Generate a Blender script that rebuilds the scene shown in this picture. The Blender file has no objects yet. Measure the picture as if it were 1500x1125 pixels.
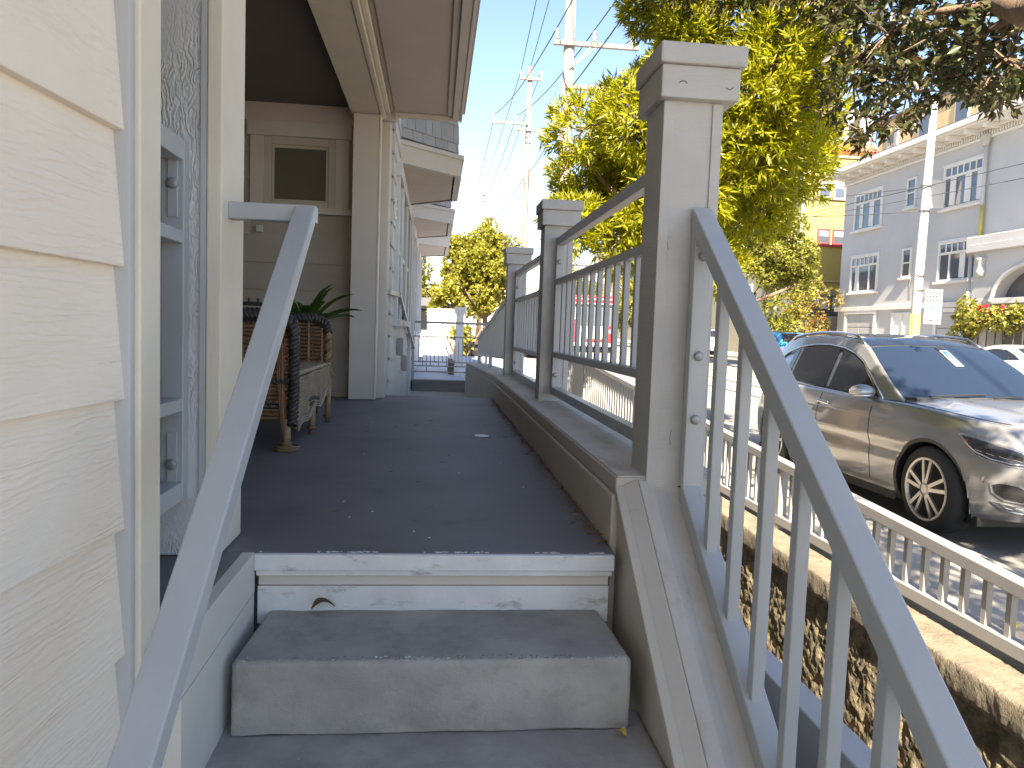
import bpy, math, random
import numpy as np
from mathutils import Vector, Matrix
random.seed(7); RNG = np.random.default_rng(7)
S = bpy.context.scene
COL = S.collection
# ------------------------------------------------------------------ camera
cd = bpy.data.cameras.new('camera'); cam = bpy.data.objects.new('camera', cd); COL.objects.link(cam)
cd.sensor_width = 36.0; cd.lens = 26.4; cd.clip_start = 0.05; cd.clip_end = 2000
RX = Vector((0.99425808, -0.10101368, 0.0353144)); UP = Vector((-0.0278465, 0.0744074, 0.99683906)); BK = Vector((-0.10332204, -0.99209867, 0.07116728))
m = Matrix.Identity(4)
for i in range(3):
    m[i][0] = RX[i]; m[i][1] = UP[i]; m[i][2] = BK[i]
m[0][3], m[1][3], m[2][3] = 0.0, 0.0, 0.68
cam.matrix_world = m; S.camera = cam
# ------------------------------------------------------------------ sky, sun, exposure
SUN_AZ = (-0.14, -1.0); SUN_EL = 40.0
w = bpy.data.worlds.new('World'); S.world = w; w.use_nodes = True
nt = w.node_tree; bg = nt.nodes['Background']; bg.inputs[1].default_value = 0.08
sky = nt.nodes.new('ShaderNodeTexSky'); sky.sky_type = 'NISHITA'; sky.sun_disc = False
sky.sun_elevation = math.radians(SUN_EL); sky.sun_rotation = math.atan2(SUN_AZ[0], SUN_AZ[1])
sky.air_density = 1.0; sky.dust_density = 0.3; sky.ozone_density = 3.5
nt.links.new(sky.outputs[0], bg.inputs[0])
ld = bpy.data.lights.new('sun', 'SUN'); ld.energy = 5.0; ld.angle = math.radians(0.5); ld.color = (1.0, 0.93, 0.82)
sun = bpy.data.objects.new('sun', ld); COL.objects.link(sun)
h = math.hypot(*SUN_AZ); ce = math.cos(math.radians(SUN_EL))
sd = Vector((SUN_AZ[0]/h*ce, SUN_AZ[1]/h*ce, math.sin(math.radians(SUN_EL))))
sun.rotation_euler = sd.to_track_quat('Z', 'Y').to_euler(); sun.location = (0, -20, 30)
S.view_settings.view_transform = 'Standard'; S.view_settings.look = 'None'
S.view_settings.exposure = 2.15; S.view_settings.gamma = 1.0
S.view_settings.use_curve_mapping = False
try:
    S.view_settings.use_white_balance = True; S.view_settings.white_balance_temperature = 7250; S.view_settings.white_balance_tint = 14
except AttributeError: pass
S.cycles.max_bounces = 8; S.cycles.diffuse_bounces = 5; S.cycles.transparent_max_bounces = 8
S.cycles.use_denoising = True

# ------------------------------------------------------------------ materials
def mat(name, col, rough=0.7, var=0.12, vs=3.0, st=(1, 1, 1), bump=0.0, bs=60.0, bst=(1, 1, 1), dirt=None, dcol=(0.05, 0.045, 0.04), metal=0.0,
        wave=None, spec=0.5, rnd=0.0, hue2=None, coat=0.0, chip=None, chipcol=(0.75, 0.75, 0.73), bdist=0.004):
    M = bpy.data.materials.new(name); M.use_nodes = True
    n = M.node_tree.nodes; L = M.node_tree.links; P = n['Principled BSDF']
    P.inputs['Roughness'].default_value = rough; P.inputs['Metallic'].default_value = metal
    P.inputs['Specular IOR Level'].default_value = spec
    if coat: P.inputs['Coat Weight'].default_value = coat; P.inputs['Coat Roughness'].default_value = 0.04
    tc = n.new('ShaderNodeTexCoord')
    def mapped(s):
        mp = n.new('ShaderNodeMapping'); L.new(tc.outputs['Object'], mp.inputs['Vector']); mp.inputs['Scale'].default_value = s; return mp.outputs[0]
    def noise(sc, s=(1, 1, 1), det=5, ro=0.6):
        t = n.new('ShaderNodeTexNoise'); t.inputs['Scale'].default_value = sc; t.inputs['Detail'].default_value = det; t.inputs['Roughness'].default_value = ro
        L.new(mapped(s), t.inputs['Vector']); return t.outputs['Fac']
    def mix(fac, a, b):
        x = n.new('ShaderNodeMix'); x.data_type = 'RGBA'
        for k, v in ((6, a), (7, b)):
            if isinstance(v, tuple): x.inputs[k].default_value = (*v, 1)
            else: L.new(v, x.inputs[k])
        if isinstance(fac, float): x.inputs[0].default_value = fac
        else: L.new(fac, x.inputs[0])
        return x.outputs[2]
    def ramp(f, a, b):
        r = n.new('ShaderNodeMapRange'); r.inputs[1].default_value = a; r.inputs[2].default_value = b; r.clamp = True; L.new(f, r.inputs[0]); return r.outputs[0]
    c2 = hue2 or tuple(min(1, c*(1+var)) for c in col); c1 = tuple(c*(1-var) for c in col)
    out = mix(ramp(noise(vs, st), 0.3, 0.7), c1, c2)
    if rnd:
        g = n.new('ShaderNodeObjectInfo'); x = n.new('ShaderNodeHueSaturation'); r = n.new('ShaderNodeMapRange')
        r.inputs[3].default_value = 1-rnd; r.inputs[4].default_value = 1+rnd; L.new(g.outputs['Random'], r.inputs[0]); L.new(r.outputs[0], x.inputs['Value']); L.new(out, x.inputs['Color']); out = x.outputs[0]
    if dirt: out = mix(ramp(noise(dirt[0], dirt[3] if len(dirt) > 3 else (1, 1, 1), 8, 0.7), dirt[1], dirt[2]), out, dcol)
    if chip: out = mix(ramp(noise(chip[0], (1, 1, 1), 6, 0.65), chip[1], chip[2]), out, chipcol)
    L.new(out, P.inputs['Base Color'])
    hgt = None
    if bump:
        hgt = noise(bs, bst, 6, 0.65)
    if wave:
        t = n.new('ShaderNodeTexWave'); t.wave_type = 'BANDS'; t.bands_direction = wave.get('dir', 'Z'); t.inputs['Scale'].default_value = wave['sc']
        t.inputs['Distortion'].default_value = wave['dis']; t.inputs['Detail'].default_value = 3; t.inputs['Detail Scale'].default_value = wave.get('ds', 1.0)
        L.new(mapped(wave['st']), t.inputs['Vector'])
        if hgt is None: hgt = t.outputs['Fac']
        else:
            a = n.new('ShaderNodeMath'); a.operation = 'MULTIPLY'; L.new(t.outputs['Fac'], a.inputs[0]); a.inputs[1].default_value = wave.get('amt', 1.0)
            nn = noise(wave.get('mask', 4.0), wave.get('mst', (1, 1, 1)), 2); b = n.new('ShaderNodeMath'); b.operation = 'MULTIPLY'; L.new(a.outputs[0], b.inputs[0]); L.new(ramp(nn, 0.38, 0.6), b.inputs[1])
            d = n.new('ShaderNodeMath'); d.operation = 'ADD'; L.new(b.outputs[0], d.inputs[0]); L.new(hgt, d.inputs[1]); hgt = d.outputs[0]
    if hgt is not None:
        bn = n.new('ShaderNodeBump'); bn.inputs['Strength'].default_value = bump or 0.3; bn.inputs['Distance'].default_value = bdist
        L.new(hgt, bn.inputs['Height']); L.new(bn.outputs[0], P.inputs['Normal'])
    return M

def leafmat(name, cols, trans=0.4, rough=0.45):
    M = bpy.data.materials.new(name); M.use_nodes = True
    n = M.node_tree.nodes; L = M.node_tree.links; P = n['Principled BSDF']; O = n['Material Output']
    g = n.new('ShaderNodeNewGeometry'); r = n.new('ShaderNodeValToRGB')
    oi = n.new('ShaderNodeObjectInfo'); ad = n.new('ShaderNodeMath'); ad.operation = 'ADD'; fr = n.new('ShaderNodeMath'); fr.operation = 'FRACT'
    L.new(g.outputs['Random Per Island'], ad.inputs[0]); L.new(oi.outputs['Random'], ad.inputs[1]); L.new(ad.outputs[0], fr.inputs[0]); L.new(fr.outputs[0], r.inputs[0])
    while len(r.color_ramp.elements) < len(cols): r.color_ramp.elements.new(0.5)
    for i, c in enumerate(cols):
        r.color_ramp.elements[i].position = i/(len(cols)-1); r.color_ramp.elements[i].color = (*c, 1)
    L.new(r.outputs[0], P.inputs['Base Color']); P.inputs['Roughness'].default_value = rough
    t = n.new('ShaderNodeBsdfTranslucent'); hs = n.new('ShaderNodeHueSaturation'); hs.inputs['Value'].default_value = 1.5; hs.inputs['Saturation'].default_value = 1.1
    L.new(r.outputs[0], hs.inputs['Color']); L.new(hs.outputs[0], t.inputs['Color'])
    mx = n.new('ShaderNodeMixShader'); mx.inputs[0].default_value = trans
    L.new(P.outputs[0], mx.inputs[1]); L.new(t.outputs[0], mx.inputs[2]); L.new(mx.outputs[0], O.inputs['Surface'])
    return M

def glass(name, col=(0.03, 0.035, 0.04), rough=0.03, spec=0.8):
    M = bpy.data.materials.new(name); M.use_nodes = True; P = M.node_tree.nodes['Principled BSDF']
    P.inputs['Base Color'].default_value = (*col, 1); P.inputs['Roughness'].default_value = rough; P.inputs['Specular IOR Level'].default_value = spec
    return M

K = {}
K['clap'] = mat('painted_clapboard', (0.86, 0.765, 0.65), 0.65, 0.05, 2.0, bump=0.5, bs=9, bst=(1, 2.0, 30), dirt=(9, 0.68, 0.8, (1, .4, 4)), dcol=(.5, .46, .4),
                wave=dict(sc=21, dis=11, ds=1.6, st=(1, .17, 1), amt=.9, mask=3.0, mst=(1, .6, 1.8)), bdist=0.004)
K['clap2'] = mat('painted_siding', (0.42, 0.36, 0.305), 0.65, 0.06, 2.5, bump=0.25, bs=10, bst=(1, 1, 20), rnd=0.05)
K['trim'] = mat('cream_trim', (0.72, 0.665, 0.56), 0.6, 0.06, 3, bump=0.3, bs=14, bst=(9, 9, 1), dirt=(14, 0.70, 0.76), dcol=(.25, .23, .2))
K['trim_y'] = mat('cream_trim_along', (0.66, 0.59, 0.48), 0.6, 0.06, 3, bump=0.2, bs=14, bst=(9, 1, 9))
K['gtrim'] = mat('grey_trim', (0.47, 0.48, 0.50), 0.55, 0.06, 3, bump=0.15, bs=20, bst=(6, 6, 1))
K['tex'] = mat('textured_grey_wood', (0.60, 0.60, 0.595), 0.6, 0.05, 6, bump=0.9, bs=55, bst=(1.6, 1.6, 0.8), wave=dict(sc=14, dis=22, ds=2.2, st=(1, 1, .42), dir='X', amt=.9, mask=4), bdist=0.003)
K['white'] = mat('chalky_white_paint', (0.60, 0.605, 0.61), 0.6, 0.07, 4, bump=0.35, bs=30, bst=(1, 1, 1.0), dirt=(11, 0.66, 0.72), dcol=(.22, .21, .2))
K['pillarp'] = mat('pillar_paint', (0.45, 0.442, 0.425), 0.6, 0.10, 3, bump=0.7, bs=9, bst=(2, 2, 16), dirt=(9, 0.63, 0.74), dcol=(.24, .22, .2), bdist=0.003)
K['nosing'] = mat('nosing_paint', (0.64, 0.645, 0.65), 0.55, 0.12, 6, bump=0.4, bs=40, dirt=(13, 0.56, 0.70, (.6, 1, 1.6)), dcol=(.27, .26, .25))
K['floor'] = mat('grey_deck_paint', (0.148, 0.143, 0.150), 0.62, 0.16, 1.3, bump=0.25, bs=220, dirt=(3.0, 0.56, 0.8), dcol=(.088, .085, .083), chip=(70, 0.77, 0.79), chipcol=(.3, .3, .3))
K['conc'] = mat('step_concrete', (0.315, 0.305, 0.285), 0.8, 0.26, 4, bump=0.9, bs=75, dirt=(6, 0.52, 0.80), dcol=(.19, .185, .175), chip=(60, 0.70, 0.74), chipcol=(.5, .5, .48))
K['stucco'] = mat('parapet_stucco', (0.47, 0.44, 0.39), 0.7, 0.08, 2, bump=0.3, bs=35, dirt=(5, 0.62, 0.8), dcol=(.33, .30, .26))
K['stuccol'] = mat('pale_stair_paint', (0.62, 0.59, 0.54), 0.65, 0.06, 3, bump=0.25, bs=30, dirt=(7, 0.64, 0.8), dcol=(.42, .40, .36))
K['capc'] = mat('parapet_cap', (0.50, 0.475, 0.435), 0.7, 0.14, 3, bump=0.4, bs=40, dirt=(7, 0.54, 0.76, (1, .5, 1)), dcol=(.27, .245, .21))
K['metal'] = mat('grey_painted_metal', (0.40, 0.425, 0.445), 0.38, 0.05, 5, bump=0.10, bs=70, dirt=(38, 0.70, 0.73), dcol=(.16, .14, .12), chip=(14, 0.68, 0.80), chipcol=(.34, .345, .35), spec=0.55)
K['metall'] = mat('pale_painted_metal', (0.31, 0.305, 0.295), 0.45, 0.06, 5, bump=0.05, bs=60)
K['bolt'] = mat('bolt_metal', (0.3, 0.31, 0.33), 0.4, 0.1, 20, metal=0.3)
K['soffit'] = mat('tan_soffit', (0.55, 0.47, 0.42), 0.7, 0.05, 2, bump=0.1, bs=20)
K['fascia'] = mat('grey_fascia', (0.58, 0.53, 0.48), 0.6, 0.05, 2)
K['shingle'] = mat('grey_shingle', (0.37, 0.36, 0.37), 0.75, 0.07, 6, bump=0.3, bs=20, bst=(6, 6, 1), rnd=0.1)
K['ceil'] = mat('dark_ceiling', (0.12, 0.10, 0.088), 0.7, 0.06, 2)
K['glass'] = glass('window_glass', (0.13, 0.12, 0.092), 0.08)
K['blind'] = mat('vertical_blind', (0.26, 0.24, 0.19), 0.35, 0.08, 6, spec=.7)
K['gdark'] = glass('dark_glass', (0.02, 0.022, 0.026), 0.03)
K['gblue'] = glass('pane_glass', (0.07, 0.085, 0.11), 0.05, 1.0)
K['winframe'] = mat('window_paint', (0.50, 0.45, 0.38), 0.5, 0.04, 4)
K['wicker'] = mat('brown_wicker', (0.23, 0.125, 0.062), 0.55, 0.35, 16, st=(1, 1, 3), rnd=0.18)
K['wickerd'] = mat('dark_wicker', (0.05, 0.045, 0.042), 0.5, 0.3, 20, rnd=0.15)
K['wickerl'] = mat('pale_wicker', (0.30, 0.235, 0.165), 0.6, 0.3, 14, rnd=0.15)
K['red'] = mat('reddish_cane', (0.26, 0.085, 0.05), 0.5, 0.25, 14)
K['cane'] = mat('cane_legs', (0.30, 0.20, 0.11), 0.5, 0.3, 12)
K['asphalt'] = mat('worn_asphalt', (0.25, 0.24, 0.215), 0.85, 0.16, 0.35, bump=0.35, bs=40, dirt=(1.2, 0.58, 0.75), dcol=(.12, .115, .105))
K['lane'] = mat('trackway_concrete', (0.31, 0.29, 0.25), 0.85, 0.14, 0.5, bump=0.3, bs=30, dirt=(2, 0.6, 0.75), dcol=(.15, .14, .12))
K['walk'] = mat('sidewalk_concrete', (0.40, 0.37, 0.32), 0.85, 0.13, 0.9, bump=0.35, bs=45, dirt=(3, 0.6, 0.72), dcol=(.2, .18, .15))
K['steel'] = mat('rail_steel', (0.10, 0.095, 0.09), 0.45, 0.2, 3, metal=0.4)
K['soil'] = mat('planter_soil', (0.075, 0.055, 0.04), 0.95, 0.4, 5, bump=0.8, bs=30, bdist=.02)
K['wallst'] = mat('rough_cast_wall', (0.27, 0.225, 0.14), 0.9, 0.35, 7, st=(1, 1, 1.6), bump=0.9, bs=60, dirt=(9, 0.44, 0.60), dcol=(.085, .08, .05), bdist=.02)
K['wallcap'] = mat('wall_cap_concrete', (0.24, 0.205, 0.145), 0.9, 0.22, 6, bump=0.9, bs=70, dirt=(14, 0.5, 0.66), dcol=(.15, .13, .09), bdist=.01)
K['carsil'] = mat('warm_silver_paint', (0.34, 0.34, 0.335), 0.24, 0.02, 3, metal=0.5, coat=0.8)
K['carwhite'] = mat('white_car_paint', (0.75, 0.75, 0.74), 0.3, 0.02, 3, coat=0.6)
K['carblue'] = mat('bright_blue_paint', (0.03, 0.36, 0.62), 0.3, 0.03, 3, coat=0.6)
K['cardark'] = mat('charcoal_car_paint', (0.05, 0.052, 0.056), 0.3, 0.03, 3, coat=0.6)
K['black'] = mat('black_plastic', (0.02, 0.02, 0.021), 0.5, 0.1, 10)
K['tyre'] = mat('tyre_rubber', (0.028, 0.028, 0.03), 0.8, 0.15, 12, bump=0.2, bs=60)
K['rim'] = mat('rim_alloy', (0.52, 0.50, 0.47), 0.3, 0.08, 12, metal=0.8)
K['rimd'] = mat('dark_rim_metal', (0.06, 0.06, 0.062), 0.4, 0.1, 12, metal=0.5)  # dark metal for the rim barrels and lamp units
K['chrome'] = mat('chrome', (0.75, 0.75, 0.75), 0.12, 0.02, 3, metal=1.0)
K['lampc'] = mat('lamp_reflector', (0.55, 0.57, 0.6), 0.15, 0.1, 12, metal=0.8)
K['lampd'] = glass('lamp_lens', (0.055, 0.06, 0.07), 0.05, 0.9)
K['orange'] = mat('amber_reflector', (0.55, 0.10, 0.04), 0.3, 0.1, 20)
K['redl'] = mat('tail_lamp_red', (0.5, 0.02, 0.02), 0.25, 0.1, 20)
K['wood'] = mat('pole_wood', (0.30, 0.245, 0.20), 0.85, 0.18, 5, st=(6, 6, .4), bump=0.5, bs=12, bst=(9, 9, .5), dirt=(4, 0.62, 0.7, (4, 4, .5)), dcol=(.17, .08, .05), bdist=.01)
K['greyp'] = mat('painted_pole', (0.42, 0.41, 0.385), 0.6, 0.06, 3)
K['yelp'] = mat('pole_yellow_paint', (0.42, 0.38, 0.09), 0.6, 0.08, 4)
K['ceram'] = mat('insulator_ceramic', (0.55, 0.55, 0.55), 0.3, 0.1, 20)
K['wire'] = mat('cable_rubber', (0.05, 0.055, 0.065), 0.6, 0.1, 5)
K['bark'] = mat('tree_bark', (0.20, 0.135, 0.085), 0.9, 0.3, 6, st=(3, 3, .6), bump=0.8, bs=16, bst=(3, 3, .8), bdist=.02)
K['twig'] = mat('twig_bark', (0.17, 0.12, 0.075), 0.9, 0.2, 8)
K['aptw'] = mat('grey_stucco_facade', (0.47, 0.462, 0.455), 0.85, 0.05, 0.8, bump=0.4, bs=9, dirt=(.5, .6, .85), dcol=(.40, .39, .40), bdist=.01)
K['apttrim'] = mat('white_facade_trim', (0.66, 0.63, 0.59), 0.6, 0.05, 3)
K['garage'] = mat('garage_door_paint', (0.42, 0.41, 0.40), 0.6, 0.05, 2)
K['yellow'] = mat('yellow_stucco', (0.36, 0.30, 0.10), 0.85, 0.06, 1, bump=.2, bs=10)
K['olive'] = mat('olive_and_shaded_yellow_stucco', (0.30, 0.285, 0.20), 0.85, 0.06, 1, bump=.2, bs=10)  # own olive of row houses; painted shade on the yellow building
K['redf'] = mat('red_window_paint', (0.42, 0.045, 0.06), 0.5, 0.1, 5)
K['tile'] = mat('terracotta_tile', (0.42, 0.17, 0.10), 0.8, 0.2, 6, rnd=.2)
K['cream'] = mat('cream_stucco', (0.45, 0.38, 0.23), 0.85, 0.06, 1)
K['pale'] = mat('pale_stucco', (0.66, 0.65, 0.62), 0.85, 0.06, 1)
K['pink'] = mat('rose_stucco', (0.50, 0.40, 0.36), 0.85, 0.06, 1)
K['slate'] = mat('dark_roofing', (0.11, 0.11, 0.12), 0.8, 0.15, 4)
K['tramr'] = mat('red_tram_paint', (0.55, 0.02, 0.025), 0.35, 0.05, 3, coat=.3)
K['tramw'] = mat('white_tram_paint', (0.72, 0.72, 0.72), 0.35, 0.04, 3, coat=.3)
K['signw'] = mat('white_sign_enamel', (0.78, 0.78, 0.77), 0.4, 0.02, 3)
K['signr'] = mat('sign_red_print', (0.40, 0.045, 0.04), 0.5, 0.05, 9)
K['signg'] = mat('sign_green_print', (0.015, 0.22, 0.15), 0.5, 0.05, 9)
K['placw'] = mat('placard_white_print', (0.34, 0.36, 0.38), 0.5, 0.05, 9)
K['signp'] = mat('sign_panel_enamel', (0.50, 0.50, 0.49), 0.4, 0.04, 3)
K['signb'] = mat('placard_blue_print', (0.03, 0.10, 0.26), 0.5, 0.05, 9)
K['deckw'] = mat('pale_blue_deck', (0.46, 0.50, 0.55), 0.6, 0.06, 2)
K['brickr'] = mat('brown_step_face', (0.16, 0.12, 0.10), 0.85, 0.3, 5)
K['darkstep'] = mat('dark_step_wood', (0.22, 0.215, 0.20), 0.8, 0.3, 3, st=(.3, 1, 6))
K['earth'] = mat('ground_earth', (0.25, 0.23, 0.19), 0.95, 0.2, .2)
K['driedleaf'] = leafmat('dried_leaf', [(.20, .09, .035), (.28, .14, .05), (.13, .06, .03), (.34, .22, .08)], .15, .7)
K['yleaf'] = leafmat('yellow_fallen_leaf', [(.55, .42, .06), (.62, .50, .10)], .2, .6)
K['leafT1'] = leafmat('long_bright_leaf', [(.15, .19, .013), (.32, .32, .018), (.40, .38, .022), (.23, .26, .016), (.42, .38, .04), (.18, .22, .015)], .52, .38)
K['leafT2'] = leafmat('small_olive_leaf', [(.10, .13, .02), (.22, .22, .03), (.28, .26, .04), (.15, .17, .02)], .35)
K['leafT3'] = leafmat('small_yellow_leaf', [(.16, .18, .02), (.28, .26, .03), (.33, .30, .05), (.20, .21, .02)], .38)
K['leafT4'] = leafmat('broad_dark_leaf', [(.042, .06, .02), (.06, .08, .026), (.095, .07, .04), (.075, .09, .03), (.125, .095, .04)], .25, .35)
K['leafB'] = leafmat('bougainvillea_leaf', [(.12, .16, .03), (.30, .28, .05), (.35, .30, .08), (.14, .17, .03)], .35)
K['leafR'] = leafmat('russet_leaf', [(.26, .17, .06), (.24, .24, .05), (.34, .12, .05), (.16, .19, .04), (.2, .22, .05)], .35)
K['redfl'] = leafmat('red_flower', [(.6, .03, .03), (.5, .02, .05)], .3)
K['sword'] = leafmat('sword_leaf', [(.03, .075, .016), (.06, .12, .02), (.10, .16, .03)], .25, .35)
K['pot'] = mat('dark_pot', (0.06, 0.045, 0.04), 0.6, 0.1, 4)
K['yfl'] = leafmat('yellow_flower', [(.5, .42, .12), (.42, .40, .10)], .3)

# ------------------------------------------------------------------ mesh building
class MB:
    def __init__(s): s.v = []; s.f = []
    def add(s, vs, fs):
        o = len(s.v); s.v += [tuple(p) for p in vs]; s.f += [tuple(i+o for i in f) for f in fs]; return s
    def hexa(s, p):   # 8 pts: bottom 0-3, top 4-7
        return s.add(p, [(3, 2, 1, 0), (4, 5, 6, 7), (0, 1, 5, 4), (1, 2, 6, 5), (2, 3, 7, 6), (3, 0, 4, 7)])
    def box(s, x0, x1, y0, y1, z0, z1):
        return s.hexa([(x0, y0, z0), (x1, y0, z0), (x1, y1, z0), (x0, y1, z0), (x0, y0, z1), (x1, y0, z1), (x1, y1, z1), (x0, y1, z1)])
    def bar(s, a, b, wd, ht, up=(0, 0, 1)):
        a = Vector(a); b = Vector(b); d = (b-a).normalized(); u = Vector(up); sx = d.cross(u).normalized(); u = sx.cross(d).normalized()
        P = []
        for c in (a, b):
            P.append([c-sx*wd/2-u*ht/2, c+sx*wd/2-u*ht/2, c+sx*wd/2+u*ht/2, c-sx*wd/2+u*ht/2])
        return s.add(P[0]+P[1], [(0, 1, 2, 3), (7, 6, 5, 4), (0, 4, 5, 1), (1, 5, 6, 2), (2, 6, 7, 3), (3, 7, 4, 0)])
    def tube(s, pts, r, n=8, cap=True):
        pts = [Vector(p) for p in pts]; N = len(pts); rs = r if isinstance(r, (list, tuple)) else [r]*N
        ref = Vector((0, 0, 1)); V = []; F = []
        for i, p in enumerate(pts):
            d = (pts[min(i+1, N-1)]-pts[max(i-1, 0)]).normalized()
            rr = ref if abs(d.dot(ref)) < 0.95 else Vector((1, 0, 0))
            a = d.cross(rr).normalized(); b = d.cross(a)
            for k in range(n):
                t = 2*math.pi*k/n; V.append(p+(a*math.cos(t)+b*math.sin(t))*rs[i])
        for i in range(N-1):
            for k in range(n):
                F.append((i*n+k, i*n+(k+1) % n, (i+1)*n+(k+1) % n, (i+1)*n+k))
        if cap: F.append(tuple(range(n))[::-1]); F.append(tuple(range((N-1)*n, N*n)))
        return s.add(V, F)
    def lathe(s, prof, c=(0, 0, 0), axis='z', n=24, a0=0, a1=2*math.pi):
        full = abs(a1-a0-2*math.pi) < 1e-6; m = n if full else n+1; V = []; F = []
        for (r, h) in prof:
            for k in range(m):
                t = a0+(a1-a0)*k/n; x, y = r*math.cos(t), r*math.sin(t)
                p = {'z': (x, y, h), 'y': (x, h, y), 'x': (h, x, y)}[axis]; V.append((p[0]+c[0], p[1]+c[1], p[2]+c[2]))
        for i in range(len(prof)-1):
            for k in range(n):
                F.append((i*m+k, i*m+(k+1) % m, (i+1)*m+(k+1) % m, (i+1)*m+k))
        return s.add(V, F)
    def prism(s, poly, axis, a, b):   # polygon in the two other axes extruded from a to b
        n = len(poly)
        def P(q, t): return {'x': (t, q[0], q[1]), 'y': (q[0], t, q[1]), 'z': (q[0], q[1], t)}[axis]
        return s.add([P(q, a) for q in poly]+[P(q, b) for q in poly], [tuple(range(n))[::-1], tuple(range(n, 2*n))]+[(i, (i+1) % n, n+(i+1) % n, n+i) for i in range(n)])
    def build(s, name, mt, parent=None, smooth=False, bevel=0.0, local=False, kind=None, label=None, seg=2):
        me = bpy.data.meshes.new(name)
        V = s.v
        if parent is not None and not local:
            o = WL[parent.name]; V = [(a-o[0], b-o[1], c-o[2]) for a, b, c in V]
        me.from_pydata(V, [], s.f); me.materials.append(K[mt] if isinstance(mt, str) else mt)
        bmfix(me)
        if smooth: me.polygons.foreach_set('use_smooth', [True]*len(me.polygons))
        ob = bpy.data.objects.new(name, me); COL.objects.link(ob)
        if parent is not None: ob.parent = parent
        WL[ob.name] = WL[parent.name] if parent is not None else Vector((0, 0, 0))
        if bevel:
            b = ob.modifiers.new('bevel', 'BEVEL'); b.width = bevel; b.segments = seg; b.limit_method = 'ANGLE'; b.angle_limit = 0.6
        if kind: ob['kind'] = kind
        if label: ob['label'] = label
        return ob
import bmesh
def bmfix(me):
    if len(me.polygons) > 6000: return
    bm = bmesh.new(); bm.from_mesh(me); bmesh.ops.recalc_face_normals(bm, faces=bm.faces); bm.to_mesh(me); bm.free()
WL = {}
def thing(name, label, cat, loc=(0, 0, 0), group=None, rz=0.0):
    o = bpy.data.objects.new(name, None); COL.objects.link(o); o.location = loc; o.rotation_euler = (0, 0, rz); o.empty_display_size = .1
    o['label'] = label; o['category'] = cat
    if group: o['group'] = group
    WL[o.name] = Vector(loc); return o
def tag(o, label, cat, group=None):
    o['label'] = label; o['category'] = cat
    if group: o['group'] = group
    return o
def struct(o): o['kind'] = 'structure'; return o
def inst(src, name, parent, loc=None, scale=None, mt=None):
    o = src.copy(); o.name = name; COL.objects.link(o); o.parent = parent
    if loc is not None: o.location = loc
    if scale is not None: o.scale = scale
    WL[o.name] = WL[parent.name]; return o
def B(x0, x1, y0, y1, z0, z1): return MB().box(x0, x1, y0, y1, z0, z1)
def R2(y): return -0.90+0.012*(y-5.8)          # road height
# ================================================================== GROUND
struct(B(-600, 600, -600, 900, -1.6, -1.5).build('ground', 'earth'))
def strip(name, mt, x0, x1, dz, y0=-40, y1=260, th=.06):
    a, b = R2(y0)+dz, R2(y1)+dz
    return struct(MB().hexa([(x0, y0, a-th), (x1, y0, a-th), (x1, y1, b-th), (x0, y1, b-th), (x0, y0, a), (x1, y0, a), (x1, y1, b), (x0, y1, b)]).build(name, mt))
strip('road', 'asphalt', 3.88, 17.2, 0, th=.4)
strip('track_lane', 'lane', 7.2, 13.6, .004)
for i, x in enumerate((7.9, 9.34, 11.1, 12.54)):
    strip('track_rail', 'steel', x, x+.11, .010)
strip('kerb', 'walk', 3.72, 3.88, .13, th=.5); strip('kerb', 'walk', 17.2, 17.36, .13, th=.5)
strip('far_pavement', 'walk', 17.36, 20.6, .128, th=.5)
# near pavement slabs (separate pieces with joints)
pav = strip('near_pavement', 'soil', 2.16, 3.72, .09, th=.4); pav['kind'] = 'structure'
y = -4.0
while y < 34:
    for x0, x1 in ((2.17, 2.93), (2.94, 3.715)):
        a, b = R2(y)+.128+random.uniform(-.004, .004), R2(y+.9)+.128
        o = MB().hexa([(x0, y+.006, a-.04), (x1, y+.006, a-.04), (x1, y+.894, b-.04), (x0, y+.894, b-.04), (x0, y+.006, a), (x1, y+.006, a), (x1, y+.894, b), (x0, y+.894, b)]).build('paving_slab', 'walk', pav)
    y += .9
# ================================================================== OUR HOUSE
house = thing('house', 'grey and cream clapboard house with covered porch along its left side', 'house', (-2, 4, 0))
# near wall: slightly turned
DX = 0.083
def wx(y): return -0.625+DX*(y-1.575)
for k in range(-6, 11):
    z0 = -.008+.262*k; z1 = z0+.285
    ya, yb = -3.0, 1.572
    P = []
    for (o, zz) in ((.0, z0), (.0, z1)):
        pass
    mb = MB(); xb, xt = .016, -.006
    mb.hexa([(wx(ya)-.05, ya, z0), (wx(ya)+xb, ya, z0), (wx(yb)+xb, yb, z0), (wx(yb)-.05, yb, z0),
             (wx(ya)-.05, ya, z1), (wx(ya)+xt, ya, z1), (wx(yb)+xt, yb, z1), (wx(yb)-.05, yb, z1)])
    ob = mb.build('clapboard', 'clap', house, bevel=.003)
MB().hexa([(wx(-3)-.3, -3, -1.6), (wx(-3)-.03, -3, -1.6), (-.66, 1.70, -1.6), (-1.0, 1.70, -1.6), (wx(-3)-.3, -3, 2.6), (wx(-3)-.03, -3, 2.6), (-.66, 1.70, 2.6), (-1.0, 1.70, 2.6)]).build('wall_core', 'gtrim', house)
MB().box(-.68, -.588, 1.578, 1.690, -1.6, 2.6).build('corner_board', 'trim', house, bevel=.004)
MB().box(-.66, -.599, 1.556, 1.577, -1.6, 2.6).build('sky_tinted_corner_edge', 'gtrim', house, bevel=.004)  # grey strip paints the corner board's edge as it reflects the sky
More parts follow.
